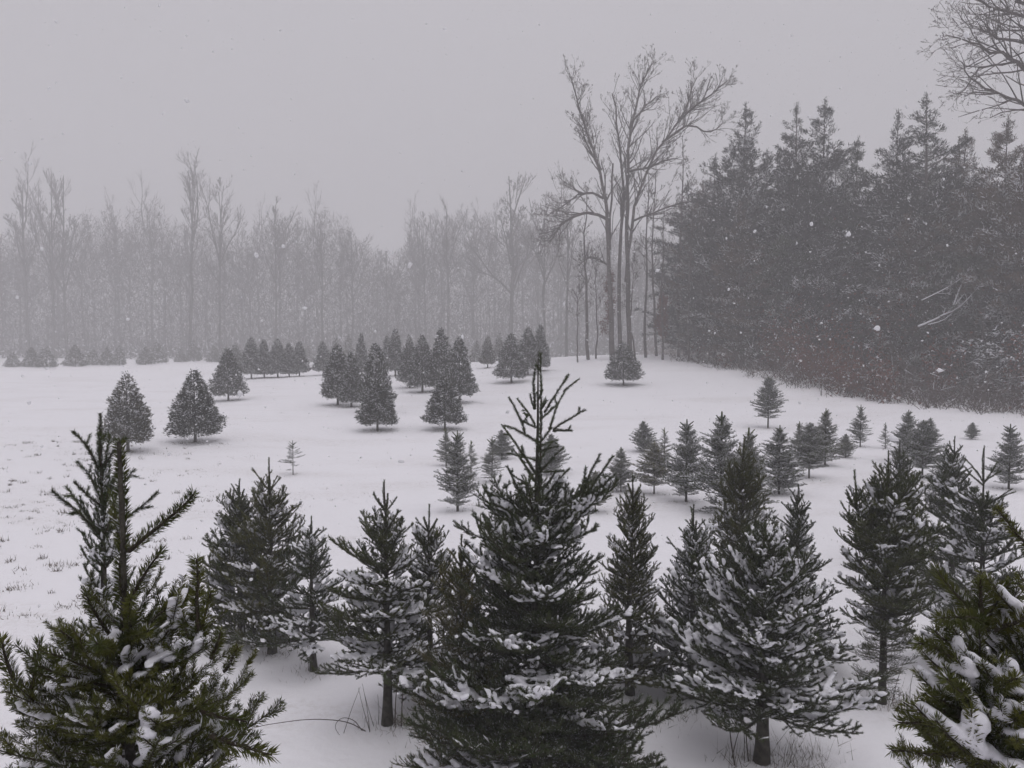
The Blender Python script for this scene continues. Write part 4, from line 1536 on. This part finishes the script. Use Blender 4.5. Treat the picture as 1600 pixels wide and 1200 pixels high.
def place_bare(v, label, px, Y, ty, group, wid=1.0):
    x = (px - 800) / FPX * Y
    z = tz(x, Y)
    H = pt(px, ty, Y)[2] - z
    tk, cr, H0 = BT[v][:3]
    s = H / H0 / .97
    root = link('bare_tree', None)
    root.location = (x, Y, z)
    root.rotation_euler = (0, 0, random.uniform(0, 6.28))
    tag(root, label, 'bare tree', group)
    for nm, me in (('trunk', tk), ('crown', cr)):
        o = link(nm, me, root)
        o.scale = (s * wid, s * wid, s)


GW = 'bare trees of the far woods'
for (v, px, Y, ty, w, lab) in [
        (0, 45, 118, 272, 1.0, 'faint bare tree at the far left of the distant woods'),
        (1, 85, 116, 262, .9, 'faint bare tree with forked stem on the distant left skyline'),
        (2, 105, 118, 252, .8, 'faint bare tree leaning right on the distant left skyline'),
        (3, 298, 112, 250, .9, 'tallest faint bare tree in the middle of the distant left woods'),
        (4, 345, 112, 280, .9, 'faint forked bare tree just right of the tallest on the left skyline'),
        (5, 430, 116, 300, .9, 'faint bare tree right of centre on the distant left skyline'),
        (0, 505, 120, 325, .9, 'faint bare tree near the right end of the distant left woods'),
        (1, 552, 124, 348, .9, 'faint bare tree at the right end of the distant left woods'),
        (2, 800, 108, 253, 1.3, 'faint broad crowned bare tree rising above the distant middle woods'),
        (3, 700, 120, 322, 1.0, 'faint bare tree left of the broad crowned one in the distant woods'),
        (4, 665, 124, 335, .9, 'faint bare tree at the left end of the distant middle woods'),
        (5, 850, 100, 300, 1.0, 'faint bare tree right of the broad crowned one in the distant woods'),
        (0, 885, 92, 300, 1.0, 'faint bare tree just left of the big bare tree')]:
    place_bare(v, lab, px, Y * 1.12, ty, GW, w)
k = 0
for row, (Y0, stepx) in enumerate([(158, 50), (176, 40)]):
    for px in range(-60, 1130, stepx):
        if 575 < px < 630:
            ty = 400
        elif px < 575:
            ty = 345 + 22 * math.sin(px * .021 + row) + (35 if px > 480 else 0)
        else:
            ty = 355 - 20 * math.sin((px - 620) * .012)
        place_bare(k % 6, 'pale bare trunk merging into the grey mass of the far woods', px + random.uniform(-16, 16), Y0 + random.uniform(-4, 6), ty + random.uniform(-18, 22), GW + ' in a mass', 1.05)
        k += 1
# understorey and twigs that read as one grey mass
G = Geo()
R = np.random.default_rng(8)
n = 240000
px = R.uniform(-80, 1160, n)
Yv = R.uniform(132, 195, n)
topy = np.where(px < 575, 352 + 16 * np.sin(px * .021) + 12 * np.sin(px * .067 + 1) + 8 * np.sin(px * .17) + 28 * np.clip((px - 470) / 100, 0, 1), np.where(px < 640, 400, 365 - 15 * np.sin((px - 620) * .012)))
xw = (px - 800) / FPX * Yv
zg = terrain(xw, Yv)
Ht = (CAMZ + (540 - topy) / FPX * Yv - zg) * (.9 + .14 * np.sin(xw * .9))
f = R.random(n) ** 1.15
p = np.stack([xw, Yv, zg + f * Ht], 1)
d = nrm(R.normal(0, .75, (n, 3)) + np.array((0, 0, .8)))
G.slivers(p, d, R.uniform(.5, 1.8, n), R.uniform(.055, .13, n), np.where(R.random(n) < .012, 1, 0))
n = 300
px = R.uniform(-80, 1160, n)
Yv = R.uniform(138, 195, n)
xw = (px - 800) / FPX * Yv
zg = terrain(xw, Yv)
p = np.stack([xw, Yv, zg - .4], 1)
h = R.uniform(8, 17, n) * np.where((px > 570) & (px < 640), .7, 1)
G.prisms(p, p + np.stack([R.normal(0, .5, n), R.normal(0, .5, n), h], 1), R.uniform(.04, .11, n), .03, 4, 0)
n = 5000
px = R.uniform(-80, 1160, n)
Yv = R.uniform(124, 146, n)
xw = (px - 800) / FPX * Yv
p = np.stack([xw, Yv, terrain(xw, Yv) + R.gamma(1.6, .9, n)], 1)
G.diamonds(p, R.normal(size=(n, 3)) + np.array((0, 0, .6)), R.uniform(.4, 1.0, n), R.uniform(.1, .25, n), np.where(R.random(n) < .16, 1, 0))
o = link('far_woods', G.mesh('far_woods', [M_farbark, M_flecks]))
tag(o, 'grey mass of bare trunks and twigs of the distant woods', 'woods', kind='stuff')

# ------------------------------------------------------------------ grass, canes and briars
G = Geo()
R = np.random.default_rng(17)


def tuft(x, y, n, h, spread, lean=.5, w=None):
    p = np.stack([x + R.normal(0, spread, n), y + R.normal(0, spread, n), np.zeros(n)], 1)
    p[:, 2] = terrain(p[:, 0], p[:, 1]) - .01
    d = nrm(R.normal(0, lean, (n, 3)) + np.array((0, 0, 1)))
    G.slivers(p, d, h * R.uniform(.4, 1.2, n), w or (.006 + h * .06), 0)


for i in range(260):
    px, py = R.uniform(-20, 360), 690 + 280 * R.random() ** 1.3
    if R.random() > .3 + .7 * (px < 140):
        continue
    x, y = at(px, py)
    tuft(x, y, R.integers(10, 34), R.uniform(.05, .12), R.uniform(.02, .09))
for cx, cy_, n_ in [(330, 772, 30), (445, 770, 26), (300, 740, 16), (230, 745, 14), (370, 720, 12), (560, 780, 14), (90, 700, 26), (60, 690, 20), (30, 660, 14), (270, 655, 10), (640, 700, 8), (330, 800, 16), (420, 790, 12), (1330, 615, 22), (1290, 608, 14)]:
    for i in range(n_):
        x, y = at(cx + R.normal(0, 34), cy_ + R.normal(0, 7))
        tuft(x, y, R.integers(5, 16), R.uniform(.03, .08), R.uniform(.03, .14), .9)
for i in range(150):
    px, py = R.uniform(0, 1500), R.uniform(600, 1000)
    x, y = at(px, py)
    tuft(x, y, R.integers(4, 16), R.uniform(.03, .08), R.uniform(.03, .2))
for o in [o for o in sc.objects if o.name.startswith('cedar_tree') and o.type == 'EMPTY']:
    x, y = o.location.x, o.location.y
    for k in range(70):
        a_, r_ = R.uniform(0, 6.28), abs(R.normal(0, .45))
        tuft(x + math.cos(a_) * r_ * 1.3, y + math.sin(a_) * r_, 12, .06, .10, .9)
for o in [o for o in sc.objects if o.name.startswith(('spruce_tree', 'spruce_sapling')) and o.type == 'EMPTY' and o.location.y > 5]:
    x, y = o.location.x, o.location.y
    for k in range(12):
        a_, r_ = R.uniform(0, 6.28), abs(R.normal(0, .18))
        tuft(x + math.cos(a_) * r_, y + math.sin(a_) * r_, 5, .09 if y < 10 else .06, .05, .8, .0045 if y < 10 else None)
# dry grass at the foot of the nearer trees
for (px, py, n, h, s) in [(1230, 1190, 160, .22, .16), (1270, 1185, 90, .16, .14), (620, 1130, 60, .22, .08), (640, 1140, 30, .2, .1), (450, 1010, 70, .14, .18), (1050, 1110, 120, .12, .2), (1040, 1125, 60, .10, .2),
                          (1385, 1095, 80, .25, .10), (1410, 1105, 30, .10, .05), (400, 1012, 60, .12, .15), (485, 1050, 40, .1, .12), (1150, 1190, 40, .2, .1), (655, 1150, 50, .08, .2), (735, 790, 60, .08, .12), (700, 1150, 60, .1, .2)]:
    x, y = at(px, py)
    tuft(x, y, n, h, s, .6, .0045)
o = link('dry_grass', G.mesh('dry_grass', [M_grass]))
tag(o, 'dry brown grass blades poking through the snow', 'grass', kind='stuff')


def cane(name, label, strands, cat='dry stem', group=None, leaves=0):
    """Dry stems; strands are lists of (px, py, lift metres, dY) with a base on the snow."""
    G = Geo()
    b0 = None
    for pts, Y, r in strands:
        P = np.array([pt(a, b, Y + dy) for a, b, dy in pts])
        if b0 is None:
            b0 = P[0].copy()
            b0[2] = tz(b0[0], b0[1])
        Q = []
        for i in range(len(P) - 1):
            p0, p1, p2, p3 = P[max(0, i - 1)], P[i], P[i + 1], P[min(len(P) - 1, i + 2)]
            for s in range(5):
                u = s / 5
                Q.append(.5 * (2 * p1 + (p2 - p0) * u + (2 * p0 - 5 * p1 + 4 * p2 - p3) * u * u + (3 * p1 - p0 - 3 * p2 + p3) * u ** 3))
        Q.append(P[-1])
        Q = np.array(Q) - b0
        G.tube(Q, np.linspace(r, r * .45, len(Q)), 5, 0)
        for k in range(leaves):
            j = R.integers(len(Q) // 2, len(Q))
            G.diamonds([Q[j] + R.normal(0, .006, 3)], [(-.4 + R.normal(0, .3), R.normal(0, .4), -.6)], .045, .016, 0)
            G.prisms([Q[j]], [Q[j] + np.array((-.02, 0, -.02))], .0015, .001, 3, 0)
    o = link(name, G.mesh(name, [M_brush]))
    o.location = b0
    tag(o, label, cat, group)
    return o


x, y = at(600, 1138)
yb = y
cane('briar_stem', 'long arching briar stem lying over the snow left of the bare trunk', [([(572, 1143, 0), (540, 1128, -.02), (490, 1124, -.1), (440, 1129, -.2), (395, 1138, -.3), (350, 1160, -.4)], yb - .05, .0045)], 'briar')
cane('looped_briar', 'thin looping briar curl by the foot of the bare trunk', [([(566, 1142, 0), (553, 1126, 0), (535, 1122, -.02), (524, 1134, -.05), (532, 1150, -.08), (556, 1170, -.2)], yb - .05, .0035)], 'briar')
x, y = at(478, 1048)
cane('drooping_seed_stem', 'drooping dry seed stems bent down to the snow in the gap',
     [([(478, 1049, 0), (465, 1055, 0), (440, 1068, -.05), (415, 1085, -.1), (385, 1108, -.15)], y, .0055), ([(478, 1049, 0), (455, 1060, 0), (425, 1076, -.1), (398, 1090, -.2)], y, .0048),
      ([(478, 1049, 0), (458, 1062, 0), (440, 1078, -.1), (430, 1092, -.2)], y, .004)], 'dry stem', leaves=26)
k = 0
for (bx, by, tx, ty, r, lab) in [(578, 1140, 560, 1075, .003, 'leaning grass cane crossing left of the bare trunk'), (578, 1144, 566, 1068, .003, 'thin upright cane left of the bare trunk'), (536, 1146, 563, 1073, .003, 'cane leaning right toward the bare trunk'),
                                 (585, 1135, 568, 1078, .0028, 'short slanted cane nearest the bare trunk'), (617, 1133, 622, 1055, .006, 'dark upright cane at the right of the bare trunk'), (627, 1135, 632, 1050, .006, 'outer dark cane right of the bare trunk'),
                                 (591, 1132, 590, 1085, .0028, 'fine seed headed cane against the bare trunk'),
                                 (1149, 1196, 1139, 1120, .007, 'thick dry cane left of the snowiest tree trunk'), (1143, 1184, 1158, 1130, .005, 'crossing dry cane left of the snowiest tree trunk'), (1170, 1190, 1165, 1130, .006, 'dry cane close beside the snowiest tree trunk'),
                                 (1163, 1190, 1162, 1135, .004, 'thinner dry cane beside the snowiest tree trunk'), (482, 1048, 480, 1000, .004, 'upright cane beside the small snowy spruce trunk'),
                                 (1422, 1100, 1427, 1050, .003, 'single thin weed stalk beside the two tipped spruce'), (1394, 1095, 1410, 1040, .004, 'bent weed stalk at the foot of the two tipped spruce'),
                                 (1296, 1010, 1296, 960, .005, 'short upright weed stalk right of the snowiest spruce')]:
    x, y = at(bx, by)
    cane('dry_cane', lab, [([(bx, by + 3, 0), ((bx + tx) / 2 + R.uniform(-2, 2), (by + ty) / 2, 0), (tx, ty, .02)], y, r)], 'dry cane', 'dry canes by the tree trunks')

# ------------------------------------------------------------------ falling snow
R = np.random.default_rng(99)
n = 104000
P = np.stack([R.uniform(-36, 38, n), R.uniform(-3, 62, n), R.uniform(.1, 24, n)], 1)
P = P[P[:, 2] > terrain(P[:, 0], P[:, 1])]
dist = np.linalg.norm(P - np.array((0, 0, CAMZ)), axis=1)
P, dist = P[dist > 2.6], dist[dist > 2.6]
r = np.minimum(.0045 + R.gamma(1.7, .0048, len(P)), .016)
oct_ = np.array([(1, 0, 0), (-1, 0, 0), (0, 1, 0), (0, -1, 0), (0, 0, 1), (0, 0, -1)], float)
oct_f = np.array([(0, 2, 4), (2, 1, 4), (1, 3, 4), (3, 0, 4), (2, 0, 5), (1, 2, 5), (3, 1, 5), (0, 3, 5)])
ph = (1 + 5 ** .5) / 2
ico = nrm(np.array([(-1, ph, 0), (1, ph, 0), (-1, -ph, 0), (1, -ph, 0), (0, -1, ph), (0, 1, ph), (0, -1, -ph), (0, 1, -ph), (ph, 0, -1), (ph, 0, 1), (-ph, 0, -1), (-ph, 0, 1)], float))
ico_f = np.array([(0, 11, 5), (0, 5, 1), (0, 1, 7), (0, 7, 10), (0, 10, 11), (1, 5, 9), (5, 11, 4), (11, 10, 2), (10, 7, 6), (7, 1, 8), (3, 9, 4), (3, 4, 2), (3, 2, 6), (3, 6, 8), (3, 8, 9), (4, 9, 5), (2, 4, 11), (6, 2, 10), (8, 6, 7), (9, 8, 1)])
G = Geo()
tet = nrm(np.array([(1, 1, 1), (1, -1, -1), (-1, 1, -1), (-1, -1, 1)], float)) * 1.25
tet_f = np.array([(0, 1, 2), (0, 3, 1), (0, 2, 3), (1, 3, 2)])
for sel, bv, bf in ((dist < 14, ico, ico_f), ((dist >= 14) & (dist < 26), oct_, oct_f), (dist >= 26, tet, tet_f)):
    p_, r_ = P[sel], r[sel]
    n, m = len(p_), len(bv)
    V = p_[:, None] + bv[None] * r_[:, None, None] * R.uniform(.6, 1.35, (n, m, 1)) * R.uniform(.6, 1.2, (n, 1, 3))
    G.add(V.reshape(-1, 3), (bf[None] + (np.arange(n) * m)[:, None, None]).reshape(-1, 3), 0)
o = link('snowfall', G.mesh('snowfall', [M_flake], True))
tag(o, 'white snowflakes falling through the air', 'snowflakes', kind='stuff')

# ------------------------------------------------------------------ haze of the snowfall
Mh = bpy.data.materials.new('haze')
Mh.use_nodes = True
t = Mh.node_tree
t.nodes.clear()
mo = t.nodes.new('ShaderNodeOutputMaterial')
pv = t.nodes.new('ShaderNodeVolumePrincipled')
pv.inputs['Color'].default_value = (0.97, 0.965, 0.98, 1)
pv.inputs['Density'].default_value = 0.0052
pv.inputs['Anisotropy'].default_value = 0.0
t.links.new(pv.outputs[0], mo.inputs['Volume'])
bx0, bx1, by0, by1, bz0, bz1 = -800, 800, -60, 800, -3.0, 42.0
V = np.array([(x, y, z) for z in (bz0, bz1) for y in (by0, by1) for x in (bx0, bx1)], float)
me = bpy.data.meshes.new('haze')
me.from_pydata([tuple(v) for v in V], [], [(0, 2, 3, 1), (4, 5, 7, 6), (0, 1, 5, 4), (2, 6, 7, 3), (0, 4, 6, 2), (1, 3, 7, 5)])
me.materials.append(Mh)
hz = link('haze', me)
tag(hz, 'grey haze of the snowfall over the field', kind='stuff')
